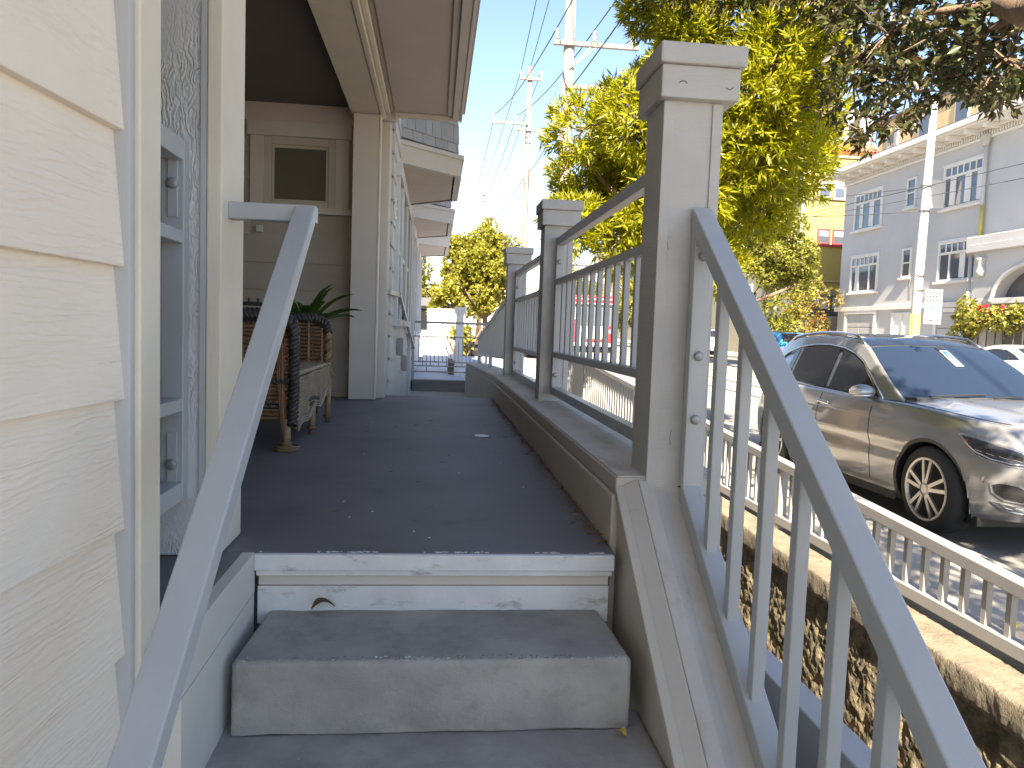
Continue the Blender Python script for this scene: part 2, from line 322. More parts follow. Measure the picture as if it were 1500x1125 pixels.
# near porch pillar
MB().box(-.90, -.662, 2.20, 2.40, 0.004, 2.56).build('pillar_core', 'tex', house)
MB().box(-.661, -.642, 2.192, 2.41, 0.02, 2.56).build('pillar_edge_strip', 'gtrim', house, bevel=.003)
MB().box(-.641, -.600, 2.188, 2.43, 0.004, 2.56).build('pillar_face_board', 'trim', house, bevel=.004)
# far post
MB().box(-.775, -.545, 6.93, 7.02, 0.004, 2.555).build('post', 'fascia', house, bevel=.004)
MB().box(-.544, -.530, 6.925, 7.06, 0.004, 2.552).build('post_edge_board', 'trim', house, bevel=.003)
MB().box(-.60, -.46, 7.10, 7.45, 0.004, 2.54).build('post_return', 'fascia', house, bevel=.004)
# beam over the opening
MB().box(-.80, -.542, 1.0, 7.04, 2.56, 2.85).build('beam', 'trim_y', house, bevel=.006)
MB().box(-.541, -.50, 1.0, 7.05, 2.552, 2.70).build('beam_trim', 'trim_y', house, bevel=.006)
MB().box(-.499, -.455, 1.0, 7.04, 2.585, 2.72).build('beam_moulding', 'trim', house, bevel=.01)
MB().box(-.454, -.41, 1.0, 7.03, 2.605, 2.74).build('beam_moulding', 'trim_y', house, bevel=.012)
MB().box(-.80, -.405, 7.056, 7.14, 2.545, 2.95).build('beam_end', 'fascia', house, bevel=.004)
# recess: ceiling, back wall, side wall
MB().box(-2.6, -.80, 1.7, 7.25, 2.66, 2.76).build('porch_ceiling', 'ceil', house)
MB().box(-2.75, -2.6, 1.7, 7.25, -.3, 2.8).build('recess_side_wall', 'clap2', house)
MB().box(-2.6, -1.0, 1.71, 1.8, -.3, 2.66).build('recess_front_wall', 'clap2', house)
for k in range(-1, 11):
    z0 = -.02+.25*k; z1 = min(z0+.27, 2.66)
    if z0 > 2.6: break
    z0c = max(z0, 0)
    segs = [(-2.6, -.60)] if not (z0 < 2.45 and z1 > 1.73) else [(-2.6, -1.72), (-.84, -.60)]
    for a, b in segs:
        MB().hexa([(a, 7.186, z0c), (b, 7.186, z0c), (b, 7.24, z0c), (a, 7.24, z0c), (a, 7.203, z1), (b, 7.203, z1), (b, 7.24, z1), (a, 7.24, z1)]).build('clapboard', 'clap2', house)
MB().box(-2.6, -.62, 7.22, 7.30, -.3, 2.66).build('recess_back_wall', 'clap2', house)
MB().box(-2.6, -.61, 7.15, 7.19, 2.50, 2.66).build('frieze_board', 'soffit', house)
# window in the back wall
fr = MB(); fr.box(-1.72, -1.60, 7.165, 7.22, 1.74, 2.37); fr.box(-.955, -.835, 7.165, 7.22, 1.74, 2.37); fr.box(-1.75, -.81, 7.155, 7.22, 2.371, 2.52); fr.box(-1.77, -.80, 7.13, 7.22, 1.68, 1.739)
win = fr.build('window', 'fascia', house, bevel=.004)
sa = MB(); sa.box(-1.599, -1.535, 7.175, 7.22, 1.74, 2.37); sa.box(-1.02, -.956, 7.175, 7.22, 1.74, 2.37); sa.box(-1.534, -1.021, 7.175, 7.22, 2.30, 2.37); sa.box(-1.534, -1.021, 7.175, 7.22, 1.74, 1.79)
sa.build('sash', 'winframe', win, bevel=.005)
sb = MB(); sb.box(-1.533, -1.51, 7.19, 7.22, 1.79, 2.30); sb.box(-1.045, -1.022, 7.19, 7.22, 1.79, 2.30); sb.box(-1.509, -1.046, 7.19, 7.22, 2.272, 2.30); sb.box(-1.509, -1.046, 7.19, 7.22, 1.79, 1.81); sb.build('inner_sash', 'winframe', win, bevel=.003)
B(-1.509, -1.046, 7.203, 7.212, 1.81, 2.272).build('pane', 'glass', win)
ob = B(-1.66, -1.60, 7.16, 7.188, 1.50, 1.56).build('outlet_box', 'white', house, bevel=.004)
# bay over the porch (soffit, fascia steps) and the upper storey
MB().box(-.41, .10, -8, 6.97, 2.585, 2.64).build('soffit', 'soffit', house)
MB().box(.055, .10, -8, 6.90, 2.570, 2.584).build('soffit_batten', 'fascia', house, bevel=.003)
MB().box(-.41, .16, 6.93, 6.985, 2.545, 2.583).build('soffit_end_trim', 'fascia', house, bevel=.003)
MB().box(.101, .165, -8, 6.98, 2.55, 2.70).build('eave_fascia', 'fascia', house, bevel=.004)
MB().box(.166, .185, -8, 7.0, 2.545, 2.80).build('eave_board', 'fascia', house, bevel=.003)
for k in range(5):
    o = .003 if k else 0
    MB().hexa([(.14, -8, 2.62+.19*k), (.212-.004*k, -8, 2.62+.19*k), (.212-.004*k, 7.0-.12*(k > 2), 2.62+.19*k), (.14, 7.0-.12*(k > 2), 2.62+.19*k), (.14, -8, 2.82+.19*k), (.196-.004*k, -8, 2.82+.19*k), (.196-.004*k, 7.0-.12*(k > 2), 2.82+.19*k), (.14, 7.0-.12*(k > 2), 2.82+.19*k)]).build('shingle_course', 'shingle', house)
MB().box(-8, .14, -8, 6.85, 2.77, 6.9).build('upper_storey', 'shingle', house)
MB().prism([(-8.4, 6.9), (.22, 6.9), (-4, 8.6)], 'y', -8.3, 7.1).build('roof', 'slate', house)
# side wall of the house beyond the porch
WX = -.44
def side_wall(y0, y1, parent, zt=2.9):
    z = -.75; k = 0
    while z < zt:
        MB().hexa([(WX-.08, y0, z), (WX+.010, y0, z), (WX+.010, y1, z), (WX-.08, y1, z), (WX-.08, y0, z+.24), (WX-.006, y0, z+.24), (WX-.006, y1, z+.24), (WX-.08, y1, z+.24)]).build('clapboard', 'white', parent)
        z += .22
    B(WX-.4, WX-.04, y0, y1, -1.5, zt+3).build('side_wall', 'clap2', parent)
def wall_window(y0, y1, z0, z1, parent):
    f = MB(); f.box(WX-.02, WX+.045, y0-.12, y0, z0, z1); f.box(WX-.02, WX+.045, y1, y1+.12, z0, z1); f.box(WX-.02, WX+.06, y0-.15, y1+.15, z1, z1+.14); f.box(WX-.02, WX+.08, y0-.15, y1+.15, z0-.07, z0)
    wn = f.build('window', 'white', parent, bevel=.004)
    B(WX-.01, WX+.018, y0, y1, z0, z1).build('pane', 'gblue', wn)
    B(WX-.005, WX+.03, y0, y1, (z0+z1)/2-.025, (z0+z1)/2+.025).build('meeting_rail', 'white', wn)
side_wall(7.46, 12.4, house)
for a, b in ((7.95, 8.45), (8.9, 9.7), (10.15, 10.95)): wall_window(a, b, .75, 2.2, house)
B(WX-.02, WX+.05, 11.9, 12.05, -.7, 2.5).build('corner_board', 'white', house, bevel=.004)
num = B(WX+.01, WX+.03, 7.52, 7.60, 1.72, 1.93).build('number_plate', 'signw', house)
mb = MB(); mb.box(WX+.031, WX+.034, 7.535, 7.545, 1.84, 1.90); mb.box(WX+.031, WX+.034, 7.535, 7.58, 1.895, 1.91); mb.box(WX+.031, WX+.034, 7.54, 7.58, 1.76, 1.775); mb.box(WX+.031, WX+.034, 7.565, 7.58, 1.776, 1.82); mb.build('number_marks', 'black', num)
def lamp_box(y, z, parent): MB().box(WX+.011, WX+.08, y, y+.12, z, z+.2).build('meter_box', 'metall', parent, bevel=.01)
lamp_box(8.6, .35, house); lamp_box(9.9, .1, house)
def canted_bay(y0, y1, parent, z0=2.5, ht=.25, zt=7.5, out=.2, d=.65, nsh=6):
    pl = [(WX, y0), (out, y0+d), (out, y1-d), (WX, y1)]
    def off(e): return [(WX-.05, y0-e), (out+e, y0+d-e*.42), (out+e, y1-d+e*.42), (WX-.05, y1+e)]
    bay = MB().prism(off(-.05), 'z', z0+.04, zt).build('bay', 'shingle', parent)
    MB().prism(off(-.04), 'z', z0+.012, z0+.039).build('bay_soffit', 'soffit', bay)
    # flared skirt
    a, b = off(.06), off(.005)
    MB().add([(p[0], p[1], z0) for p in a]+[(p[0], p[1], z0+ht) for p in a]+[(p[0], p[1], z0) for p in off(-.02)]+[(p[0], p[1], z0+ht) for p in off(-.05)],
             [(0, 1, 5, 4), (1, 2, 6, 5), (2, 3, 7, 6), (8, 9, 1, 0), (9, 10, 2, 1), (10, 11, 3, 2), (4, 5, 13, 12), (5, 6, 14, 13), (6, 7, 15, 14)]).build('bay_fascia', 'fascia', bay)
    c = off(.085); MB().add([(p[0], p[1], z0+ht-.05) for p in c]+[(p[0], p[1], z0+ht) for p in c]+[(p[0], p[1], z0+ht-.05) for p in off(.0)]+[(p[0], p[1], z0+ht+.02) for p in off(-.02)],
                            [(0, 1, 5, 4), (1, 2, 6, 5), (2, 3, 7, 6), (8, 9, 1, 0), (9, 10, 2, 1), (10, 11, 3, 2), (4, 5, 13, 12), (5, 6, 14, 13), (6, 7, 15, 14)]).build('bay_moulding', 'fascia', bay)
    # shingles on the canted face seen from the porch
    A = Vector((WX-.02, y0-.02, 0)); Bv = Vector((out, y0+d, 0)); D = (Bv-A); Ln = D.length; D.normalize(); N = Vector((D.y, -D.x, 0))
    for r in range(nsh):
        hh = .21 if r % 2 else .11
        z = z0+ht+.03+sum((.21 if q % 2 else .11) for q in range(r)); t = -.03+random.uniform(0, .06)
        while t < Ln:
            wd = random.uniform(.10, .22); e = min(t+wd-.006, Ln+.01)
            if e-t > .02:
                p = A+D*t; q = A+D*e; mb = MB(); o = -.03
                zj = z-random.uniform(0, .006)
                mb.hexa([tuple(p+N*o)[:2]+(zj,), tuple(p+N*.022)[:2]+(zj,), tuple(q+N*.022)[:2]+(zj,), tuple(q+N*o)[:2]+(zj,), tuple(p+N*o)[:2]+(z+hh,), tuple(p+N*.008)[:2]+(z+hh,), tuple(q+N*.008)[:2]+(z+hh,), tuple(q+N*o)[:2]+(z+hh,)])
                mb.build('shingle', 'shingle', bay)
            t += wd
    return bay
canted_bay(8.6, 11.6, house)
# neighbour house
nh = thing('house', 'farther pale house with canted shingled bays past the metal gate', 'house', (-3, 16, 0))
side_wall(12.41, 22.0, nh)
canted_bay(12.7, 15.8, nh); canted_bay(16.6, 19.9, nh, nsh=3)
for a, b in ((12.9, 13.5), (14.2, 15.0), (16.8, 17.6), (19, 20)): wall_window(a, b, .6, 2.2, nh)
MB().prism([(-8, 5.4), (.3, 5.4), (-4, 8)], 'y', 12.2, 22.3).build('roof', 'slate', nh)
B(-8, WX-.05, 12.45, 21.9, -1.2, 5.4).build('house_body', 'clap2', nh)
# ================================================================== PORCH FLOOR AND STEPS
fl = MB(); fl.box(-2.6, .575, 2.245, 7.45, -.045, 0); fl.box(-2.6, .575, 2.30, 7.44, -.35, -.0455); fl.box(-1.0, -.5505, 1.695, 2.244, -.12, 0)
struct(fl.build('porch_floor', 'floor', bevel=.004))
st = thing('porch_steps', 'weathered concrete block steps rising to the grey porch floor', 'steps', (0, 1.8, -.9))
MB().box(-.512, .57, 2.225, 2.244, -.052, -.002).build('nosing_board', 'nosing', st, bevel=.004)
MB().box(-.508, .565, 2.236, 2.244, -.070, -.053).build('nosing_lip', 'nosing', st, bevel=.003)
MB().box(-.505, .56, 2.262, 2.30, -.105, -.071).build('cove_board', 'fascia', st)
MB().box(-.505, .56, 2.250, 2.30, -.22, -.106).build('riser_board', 'nosing', st)
def rough_block(x0, x1, y0, y1, z0, z1, name, seed, taper=0.0):
    import mathutils
    bm = bmesh.new(); nx = 60; ny = 22; nz = 12
    mb = MB()
    # grid box with noise-eroded edges
    def P(x, y, z):
        p = Vector((x, y, z)); n1 = mathutils.noise.noise(p*9+Vector((seed, 0, 0))); n2 = mathutils.noise.noise(p*40+Vector((0, seed, 0)))
        ex = min(x-x0, x1-x); ey = y-y0; ez = z1-z
        out = Vector((x, y, z)); r = .016+.006*n1
        # round the front top edge and the left/right front edges
        for (a, b, va, vb) in ((ey, ez, Vector((0, 1, 0)), Vector((0, 0, -1))), (ey, ex, Vector((0, 1, 0)), Vector((1 if x-x0 < x1-x else -1, 0, 0))), (ex, ez, Vector((1 if x-x0 < x1-x else -1, 0, 0)), Vector((0, 0, -1)))):
            if a < r and b < r:
                dx, dy = r-a, r-b; l = math.hypot(dx, dy)
                if l > r: out += (va*dx+vb*dy)*(1-r/l)
        out += Vector((.0015*n2, .003*n1+.0015*n2, .002*n1+.001*n2))
        if taper: out.x += (1 if x < (x0+x1)/2 else -1)*taper*(y-y0)/(y1-y0)*abs(2*(x-x0)/(x1-x0)-1)
        return out
    def lin(a, b, n, e=True):
        t = [i/n for i in range(n+1)]
        if e: t = sorted(set(t+[.006, .014, .025, 1-.006, 1-.014, 1-.025]))
        return [a+(b-a)*q for q in t]
    X = lin(x0, x1, nx); Y = [y0, y0+.004, y0+.008, y0+.013, y0+.02]+lin(y0+.03, y1, ny, False); Z = lin(z0, z1-.02, nz, False)+[z1-.013, z1-.008, z1-.004, z1]
    def sheet(A, Bq, fn):
        V = [fn(a, b) for a in A for b in Bq]; nb = len(Bq); F = [(i*nb+j, i*nb+j+1, (i+1)*nb+j+1, (i+1)*nb+j) for i in range(len(A)-1) for j in range(nb-1)]
        mb.add(V, F)
    sheet(X, Y, lambda a, b: P(a, b, z1)); sheet(X, Z, lambda a, b: P(a, y0, b)); sheet(Y, Z, lambda a, b: P(x0, a, b)); sheet(Y, Z, lambda a, b: P(x1, a, b))
    ob = mb.build(name, 'conc', st, smooth=True)
    bm.free(); return ob
rough_block(-.492, .548, 1.90, 2.26, -.372, -.18, 'step', 3.1, .018)
rough_block(-.62, .60, 1.58, 2.0, -.62, -.376, 'step', 8.7)
rough_block(-.62, .60, 1.20, 1.62, -.90, -.60, 'step', 5.2)
rough_block(-.62, .60, .2, 1.25, -1.1, -.82, 'step', 6.2)
MB().box(-.587, -.514, 1.60, 2.244, -1.4, -.125).build('cheek_panel', 'stuccol', st)
MB().box(-.550, -.512, 1.60, 2.244, -.122, -.001).build('cheek_edge_board', 'stuccol', st, bevel=.003)
# landing beyond the far end of the porch
struct(B(WX, 1.0, 8.25, 14.3, -.9, -.515).build('landing', 'walk'))
for k, (y0, z) in enumerate(((7.451, -.17), (7.7, -.34), (7.95, -.5))):
    B(WX+.02, .57, y0, y0+.27, z-.3, z).build('step', 'walk', st)
struct(B(WX+.02, 2.0, 14.31, 27, -.6, -.30).build('far_terrace', 'deckw'))
far = thing('entry_steps', 'dark weathered steps below the metal gate at far end', 'steps', (.2, 14.2, -.6))
B(WX+.03, .95, 14.1, 14.30, -.514, -.42).build('step', 'darkstep', far); B(WX+.03, .95, 14.20, 14.308, -.418, -.31).build('step', 'darkstep', far)
# ================================================================== PARAPET
def parapet_z(y): return .225 if y < 7.4 else .225-.026*(y-7.4)
par = thing('parapet_wall', 'low grey brown porch parapet with stepped edge under the railing', 'wall', (.75, 5, 0))
def pbox(x0, x1, y0, y1, za, zb, name, mt, bv=.004):
    ds = .026*(y1-7.4) if y1 > 7.5 else 0
    MB().hexa([(x0, y0, za), (x1, y0, za), (x1, y1, za-ds), (x0, y1, za-ds), (x0, y0, zb), (x1, y0, zb), (x1, y1, zb-(.026*(y1-7.4) if y1 > 7.5 else 0)), (x0, y1, zb-(.026*(y1-7.4) if y1 > 7.5 else 0))]).build(name, mt, par, bevel=bv)
for (y0, y1) in ((2.335, 4.879), (4.883, 7.40), (7.404, 14.0)):
    pbox(.578, .95, y0, y1, -1.2, .165, 'wall_panel', 'stucco', .008)
    pbox(.590, .94, y0+.002, y1-.002, .166, .222, 'band', 'stucco', .006)
    pbox(.597, .955, y0, y1, .2225, .2265, 'cap', 'capc', .001)
pbox(.575, .60, 13.9, 14.02, -.66, .02, 'end_trim', 'trim', .004)
# sloping stair side
SL = .765
def szl(y, z0=.20, y0=2.31): return z0+SL*(y-y0)
YE = .1
def sloped(x0, x1, d0, d1, name, mt, bv=.005, ya=YE, yb=2.268):
    MB().hexa([(x0, ya, szl(ya)-d0), (x1, ya, szl(ya)-d0), (x1, yb, szl(yb)-d0), (x0, yb, szl(yb)-d0), (x0, ya, szl(ya)-d1), (x1, ya, szl(ya)-d1), (x1, yb, szl(yb)-d1), (x0, yb, szl(yb)-d1)]).build(name, mt, par, bevel=bv)
prof = [(.598, -1.3), (.598, -.06), (.608, -.056), (.608, -.024), (.662, .002), (.70, -.004), (.745, -.035), (.80, -.05), (.862, -.075), (.862, -1.3)]
def sprism(pr, name, mt, bv=.004):
    n_ = len(pr); V = [(x, ya_, szl(ya_)+d) for ya_ in (YE, 2.333) for x, d in pr]
    MB().add(V, [tuple(range(n_)), tuple(range(n_, 2*n_))]+[(i, (i+1) % n_, n_+(i+1) % n_, n_+i) for i in range(n_)]).build(name, mt, par, bevel=bv)
sprism([(.598, -1.3), (.598, -.062), (.84, -.10), (.84, -1.3)], 'stair_side_panel', 'stucco')
sprism([(.588, -.060), (.588, -.026), (.61, -.022), (.64, -.012), (.64, -.08)], 'stair_side_lip', 'stucco', .003)
sprism([(.612, -.021), (.660, .002), (.668, -.08), (.612, -.08)], 'stair_side_band', 'stucco', .004)
sprism([(.661, .0), (.705, -.004), (.742, -.032), (.80, -.046), (.862, -.078), (.862, -.13), (.669, -.085)], 'stair_cap', 'capc', .006)
ledge = B(1.10, 1.19, -1, 3.2, -.9, -.40).build('foundation_ledge', 'gtrim', bevel=.005); tag(ledge, 'narrow pale foundation ledge outside the sloping stair railing', 'ledge')
# pillars
def pillar(y, label):
    p = thing('porch_pillar', label, 'pillar', (.78, y+.09, .227), 'capped square pillars along the porch parapet')
    MB().box(.687, .873, y, y+.19, .228 if y > 3 else -.2, 1.412).build('shaft', 'pillarp', p, bevel=.004)
    zb_ = .228 if y > 3 else .06
    for x0, x1 in ((.6855, .718), (.842, .8745)): MB().box(x0, x1, y-.006, y-.001, zb_, 1.405).build('edge_batten', 'pillarp', p, bevel=.002)
    MB().box(.666, .915, y-.035, y+.235, 1.410, 1.508).build('collar', 'pillarp', p, bevel=.004)
    MB().box(.656, .930, y-.05, y+.25, 1.5085, 1.572).build('cap', 'pillarp', p, bevel=.006)
    if y > 3: MB().box(.683, .878, y-.004, y+.195, .2275, .262).build('base_collar', 'capc', p, bevel=.004)
    return p
def grime(par_, y):
    mb = MB(); q = random.Random(5)
    for i in range(34):
        x = q.uniform(.69, .87); z = .08+abs(q.gauss(0, .05)); r = q.uniform(.001, .004); n_ = 7
        mb.add([(x+r*q.uniform(.6, 2.2)*math.cos(t), y-.0022, z+r*q.uniform(.5, 1.4)*math.sin(t)) for t in np.linspace(0, 2*math.pi, n_+1)[:-1]]+[(x, y+.002, z)], [tuple(range(n_))]+[(k, (k+1) % n_, n_) for k in range(n_)])
    for (x, z) in ((.722, .95), (.80, .45), (.76, .33)):
        p = [(x, y-.001, z)]
        for k in range(5): p.append((p[-1][0]+q.uniform(-.004, .004), y-.001, p[-1][2]+q.uniform(.006, .02)))
        mb.tube(p, .0009, 4)
    for (x, z, a) in ((.745, 1.452, 1.9), (.868, 1.448, -.9)):
        yy = y-.036; p = [(x, yy, z)]
        for k in range(6): p.append((p[-1][0]+.006*math.cos(a+k*.5), yy, p[-1][2]+.004*math.sin(a+k*.5)))
        mb.tube(p, .0011, 4)
    o = mb.build('paint_cracks', 'grimem', par_); o['kind'] = 'stuff'
K['grimem'] = mat('crack_grime', (0.10, 0.09, 0.08), 0.9, 0.2, 9)
grime(pillar(2.33, 'nearest capped square pillar holding the stair handrail'), 2.33)
p2 = pillar(4.88, 'middle capped square pillar between the two level railing panels'); p2.location.z -= .045
p3 = pillar(7.36, 'smallest and farthest capped pillar before the solid looking panel'); p3.location.z -= .085
# ================================================================== RAILINGS
def bolt(mb_parent, x, y, z, axis, sgn):
    m2 = MB().lathe([(0, 0), (.015, 0), (.0155, .004*sgn), (.0145, .0075*sgn), (.009, .0095*sgn), (0, .010*sgn)], (x, y, z), axis, 16); m2.build('bolt', 'bolt', mb_parent, smooth=True)
def level_panel(y0, y1, label, n):
    p = thing('railing_panel', label, 'railing', (.787, (y0+y1)/2, .3), 'level metal railing panels of the porch')
    x0, x1 = .762, .812; dz = 0 if y0 < 4 else -.03
    for ya in (y0, y1-.05): MB().box(x0, x1, ya, ya+.05, .27+dz, 1.29+dz).build('stile', 'metal', p, bevel=.003)
    for (za, zb, nm) in ((1.235, 1.285, 'top_rail'), (.985, 1.02, 'upper_rail'), (.515, .55, 'lower_rail'), (.272, .322, 'bottom_rail')):
        MB().box(x0+.001, x1-.001, y0+.0505, y1-.0505, za+dz, zb+dz).build(nm, 'metal', p, bevel=.003)
    for i in range(n):
        yy = y0+.05+(y1-y0-.1)*(i+1)/(n+1)
        MB().box(.775, .799, yy-.016, yy+.016, .55+dz, .985+dz).build('baluster', 'metal', p, bevel=.002)
    for z in (.40, 1.13): bolt(p, .782, y1-.051, z+dz, 'y', -1)
    return p
level_panel(2.525, 4.875, 'nearer level metal railing panel with balusters between near and middle pillars', 12)
level_panel(5.075, 7.355, 'second level metal railing panel between middle and farthest pillars', 12)
# sloping panel on the far stairs
p = thing('railing_panel', 'farthest railing panel sloping down beyond the last pillar', 'railing', (.78, 9, .2))
ya, yb = 7.60, 13.7
def zt(y): return 1.08-.092*(y-7.6)
MB().bar((.787, ya, zt(ya)), (.787, yb, zt(yb)), .05, .05).build('top_rail', 'metal', p, bevel=.003)
MB().bar((.787, ya, .40), (.787, yb, .22), .05, .04).build('bottom_rail', 'metal', p, bevel=.003)
n = 46
for i in range(n):
    yy = ya+.05+(yb-ya-.1)*i/(n-1); MB().box(.773, .801, yy-.018, yy+.018, .41-.03*(yy-ya), zt(yy)-.02).build('baluster', 'metal', p)
for yy in (8.2, 10.6, 13.2): MB().box(.765, .81, yy, yy+.10, parapet_z(yy)-.0, .40-.03*(yy-ya)).build('leg', 'metal', p)
# right stair handrail
hr = thing('stair_handrail', 'right sloping metal handrail with balusters fixed to nearest pillar', 'handrail', (.82, 1.6, .3))
HS = .80
def hz(y): return 1.055+HS*(y-2.28)
def bz(y): return .205+.775*(y-2.28)
HY0, HY1 = .62, 2.318
def slab(x0, x1, f, ya, yb, th, name, bv=.004):
    MB().hexa([(x0, ya, f(ya)-th), (x1, ya, f(ya)-th), (x1, yb, f(yb)-th), (x0, yb, f(yb)-th), (x0, ya, f(ya)), (x1, ya, f(ya)), (x1, yb, f(yb)), (x0, yb, f(yb))]).build(name, 'metal', hr, bevel=bv)
slab(.79, .853, hz, HY0, HY1, .072, 'top_rail'); slab(.79, .853, bz, .9, HY1-.02, .068, 'bottom_rail')
MB().box(.793, .850, 2.283, 2.3225, bz(2.29)-.01, hz(2.28)-.045).build('stile', 'metal', hr, bevel=.003)
for i in range(8):
    yy = 2.10-.176*i
    MB().box(.806, .838, yy-.016, yy+.016, max(bz(yy)-.02, -1), hz(yy)-.06).build('baluster', 'metal', hr, bevel=.003)
MB().box(.80, .845, 2.275, 2.282, .96, .98).build('weld_plate', 'metal', hr)
for z in (.42, .62, .93): bolt(hr, .822, 2.2825, z, 'y', -1)
# left stair handrail
lh = thing('stair_handrail', 'left sloping blue grey handrail returning to the cream pillar', 'handrail', (-.38, 1.6, .3))
def lz(y): return 1.018+.735*(y-2.25)
MB().hexa([(-.413, .5, lz(.5)-.055), (-.355, .5, lz(.5)-.055), (-.355, 2.25, lz(2.25)-.055), (-.413, 2.25, lz(2.25)-.055), (-.413, .5, lz(.5)), (-.355, .5, lz(.5)), (-.355, 2.25, lz(2.25)), (-.413, 2.25, lz(2.25))]).build('rail', 'metal', lh, bevel=.004)
MB().box(-.60, -.355, 2.2505, 2.30, .972, 1.02).build('return_bar', 'metal', lh, bevel=.003)
# left panel between wall and pillar
lp = thing('railing_panel', 'left grey metal panel bolted beside the textured pillar face', 'railing', (-.71, 1.95, .17))
MB().box(-.752, -.690, 2.155, 2.198, .17, 1.165).build('stile', 'metal', lp, bevel=.003)
for za, zb, nm in ((1.108, 1.163, 'top_rail'), (.885, .92, 'upper_rail'), (.425, .46, 'lower_rail'), (.172, .225, 'bottom_rail')):
    MB().box(-.742, -.691, 1.72, 2.1545, za, zb).build(nm, 'metal', lp, bevel=.003)
for z in (1.045, .275):
    MB().box(-.733, -.705, 2.150, 2.1545, z-.09, z+.09).build('bolt_plate', 'metal', lp, bevel=.002); bolt(lp, -.719, 2.1495, z, 'y', -1)
for yy in (1.80, 1.95): MB().box(-.735, -.71, yy-.014, yy+.014, .461, .884).build('baluster', 'metal', lp)
# far wall handrail
wh = thing('wall_handrail', 'slim grey handrail sloping down along the house wall past the post', 'handrail', (-.40, 9, .8))
MB().bar((-.45, 7.2, 1.0), (-.40, 8.0, 1.01), .04, .045).build('level_bar', 'metal', wh, bevel=.003)
MB().bar((-.39, 7.98, 1.01), (-.385, 13.8, .30), .045, .045).build('rail', 'metal', wh, bevel=.003)
MB().tube([(-.385, 13.8, .30), (-.385, 14.0, .29), (-.43, 14.05, .29)], .02).build('rail_end', 'metal', wh)
for yy in (9.5, 12.2): MB().tube([(-.44, yy, .72-.12*(yy-9.5)), (-.385, yy, .80-.12*(yy-9.5))], .01).build('bracket', 'metal', wh)
# far gate fence
g = thing('metal_gate', 'slender metal gate with geometric bars at far end of porch', 'gate', (.2, 14.33, -.3))
gy = 14.34
MB().box(-.44, -.385, gy, gy+.05, -.3, .80).build('post', 'metal', g, bevel=.003); MB().box(.96, 1.0, gy, gy+.04, -.3, .80).build('post', 'metal', g, bevel=.003)
MB().box(-.384, .959, gy+.005, gy+.045, .755, .80).build('top_rail', 'metall', g)
for z in (.50, .02, -.06, -.17): MB().box(-.384, .959, gy+.01, gy+.03, z, z+.022).build('rail', 'metall', g)
for i in range(17):
    x = -.31+.075*i; za, zb = ((.02, .50), (-.06, .50), (.02, .44), (-.06, .50))[i % 4]
    if i in (2, 13): za, zb = -.16, .754
    MB().box(x, x+.014, gy+.012, gy+.028, za, zb).build('bar', 'metall', g)
# ================================================================== STREET FENCE AND RETAINING WALL
rw = thing('retaining_wall', 'rough cast yellowish retaining wall between planter and pavement', 'wall', (1.95, 4, -.8))
import mathutils
mb = MB(); ny, nz = 900, 56; Y0, Y1 = .6, 14.0; V = []
for i in range(ny+1):
    t = i/ny; yy = Y0+(Y1-Y0)*t**1.5
    for j in range(nz+1):
        z = -1.25+(.75)*j/nz
        q = Vector((0, yy, z)); nn = mathutils.noise.noise(q*6)*.4+mathutils.noise.noise(q*16)*.45+mathutils.noise.noise(q*34)*.45+mathutils.noise.noise(q*75)*.35
        V.append((1.83+.022*nn-.02*(1-j/nz), yy, z))
mb.add(V, [(i*(nz+1)+j, i*(nz+1)+j+1, (i+1)*(nz+1)+j+1, (i+1)*(nz+1)+j) for i in range(ny) for j in range(nz)])
mb.build('rough_face', 'wallst', rw, smooth=True)
B(1.86, 2.15, -2, 14, -1.3, -.46).build('core', 'wallcap', rw)
mb = MB(); V = []; xs = [1.822, 1.803, 1.80, 1.80, 1.799, 1.80, 1.803, 1.81, 1.84, 1.88, 1.93, 1.98, 2.06, 2.155, 2.16]; zs = [-.512, -.508, -.49, -.465, -.435, -.413, -.404, -.401, -.40, -.40, -.40, -.40, -.40, -.40, -.6]
for i in range(ny+1):
    t = i/ny; yy = Y0+(Y1-Y0)*t**1.5
    for j in range(len(xs)):
        q = Vector((xs[j], yy, zs[j])); nn = mathutils.noise.noise(q*14); n2 = mathutils.noise.noise(q*45)
        n3 = mathutils.noise.noise(q*95); V.append((xs[j]+.003*nn+.0035*n2+.002*n3, yy, zs[j]+.003*nn+.003*n2+.002*n3))
k = len(xs); mb.add(V, [(i*k+j, i*k+j+1, (i+1)*k+j+1, (i+1)*k+j) for i in range(ny) for j in range(k-1)])
mb.build('coping', 'wallcap', rw, smooth=True)
sf = thing('street_fence', 'pale metal picket fence along the pavement on retaining wall', 'fence', (2.0, 6, -.4))
def ftop(y): return -.107+.0575*(y-2.29)
FX = 2.0
MB().hexa([(FX-.03, -1, ftop(-1)-.05), (FX+.03, -1, ftop(-1)-.05), (FX+.03, 14, ftop(14)-.05), (FX-.03, 14, ftop(14)-.05), (FX-.03, -1, ftop(-1)), (FX+.03, -1, ftop(-1)), (FX+.03, 14, ftop(14)), (FX-.03, 14, ftop(14))]).build('top_rail', 'metall', sf, bevel=.004)
def fbot(y): return -.315-.003*(y-2)
MB().hexa([(FX-.028, -1, fbot(-1)-.05), (FX+.028, -1, fbot(-1)-.05), (FX+.028, 14, fbot(14)-.05), (FX-.028, 14, fbot(14)-.05), (FX-.028, -1, fbot(-1)), (FX+.028, -1, fbot(-1)), (FX+.028, 14, fbot(14)), (FX-.028, 14, fbot(14))]).build('bottom_rail', 'metall', sf, bevel=.004)
src = MB().box(-.012, .012, -.012, .012, 0, 1).build('baluster', 'metall', sf, local=True)
yy = 1.3; first = True
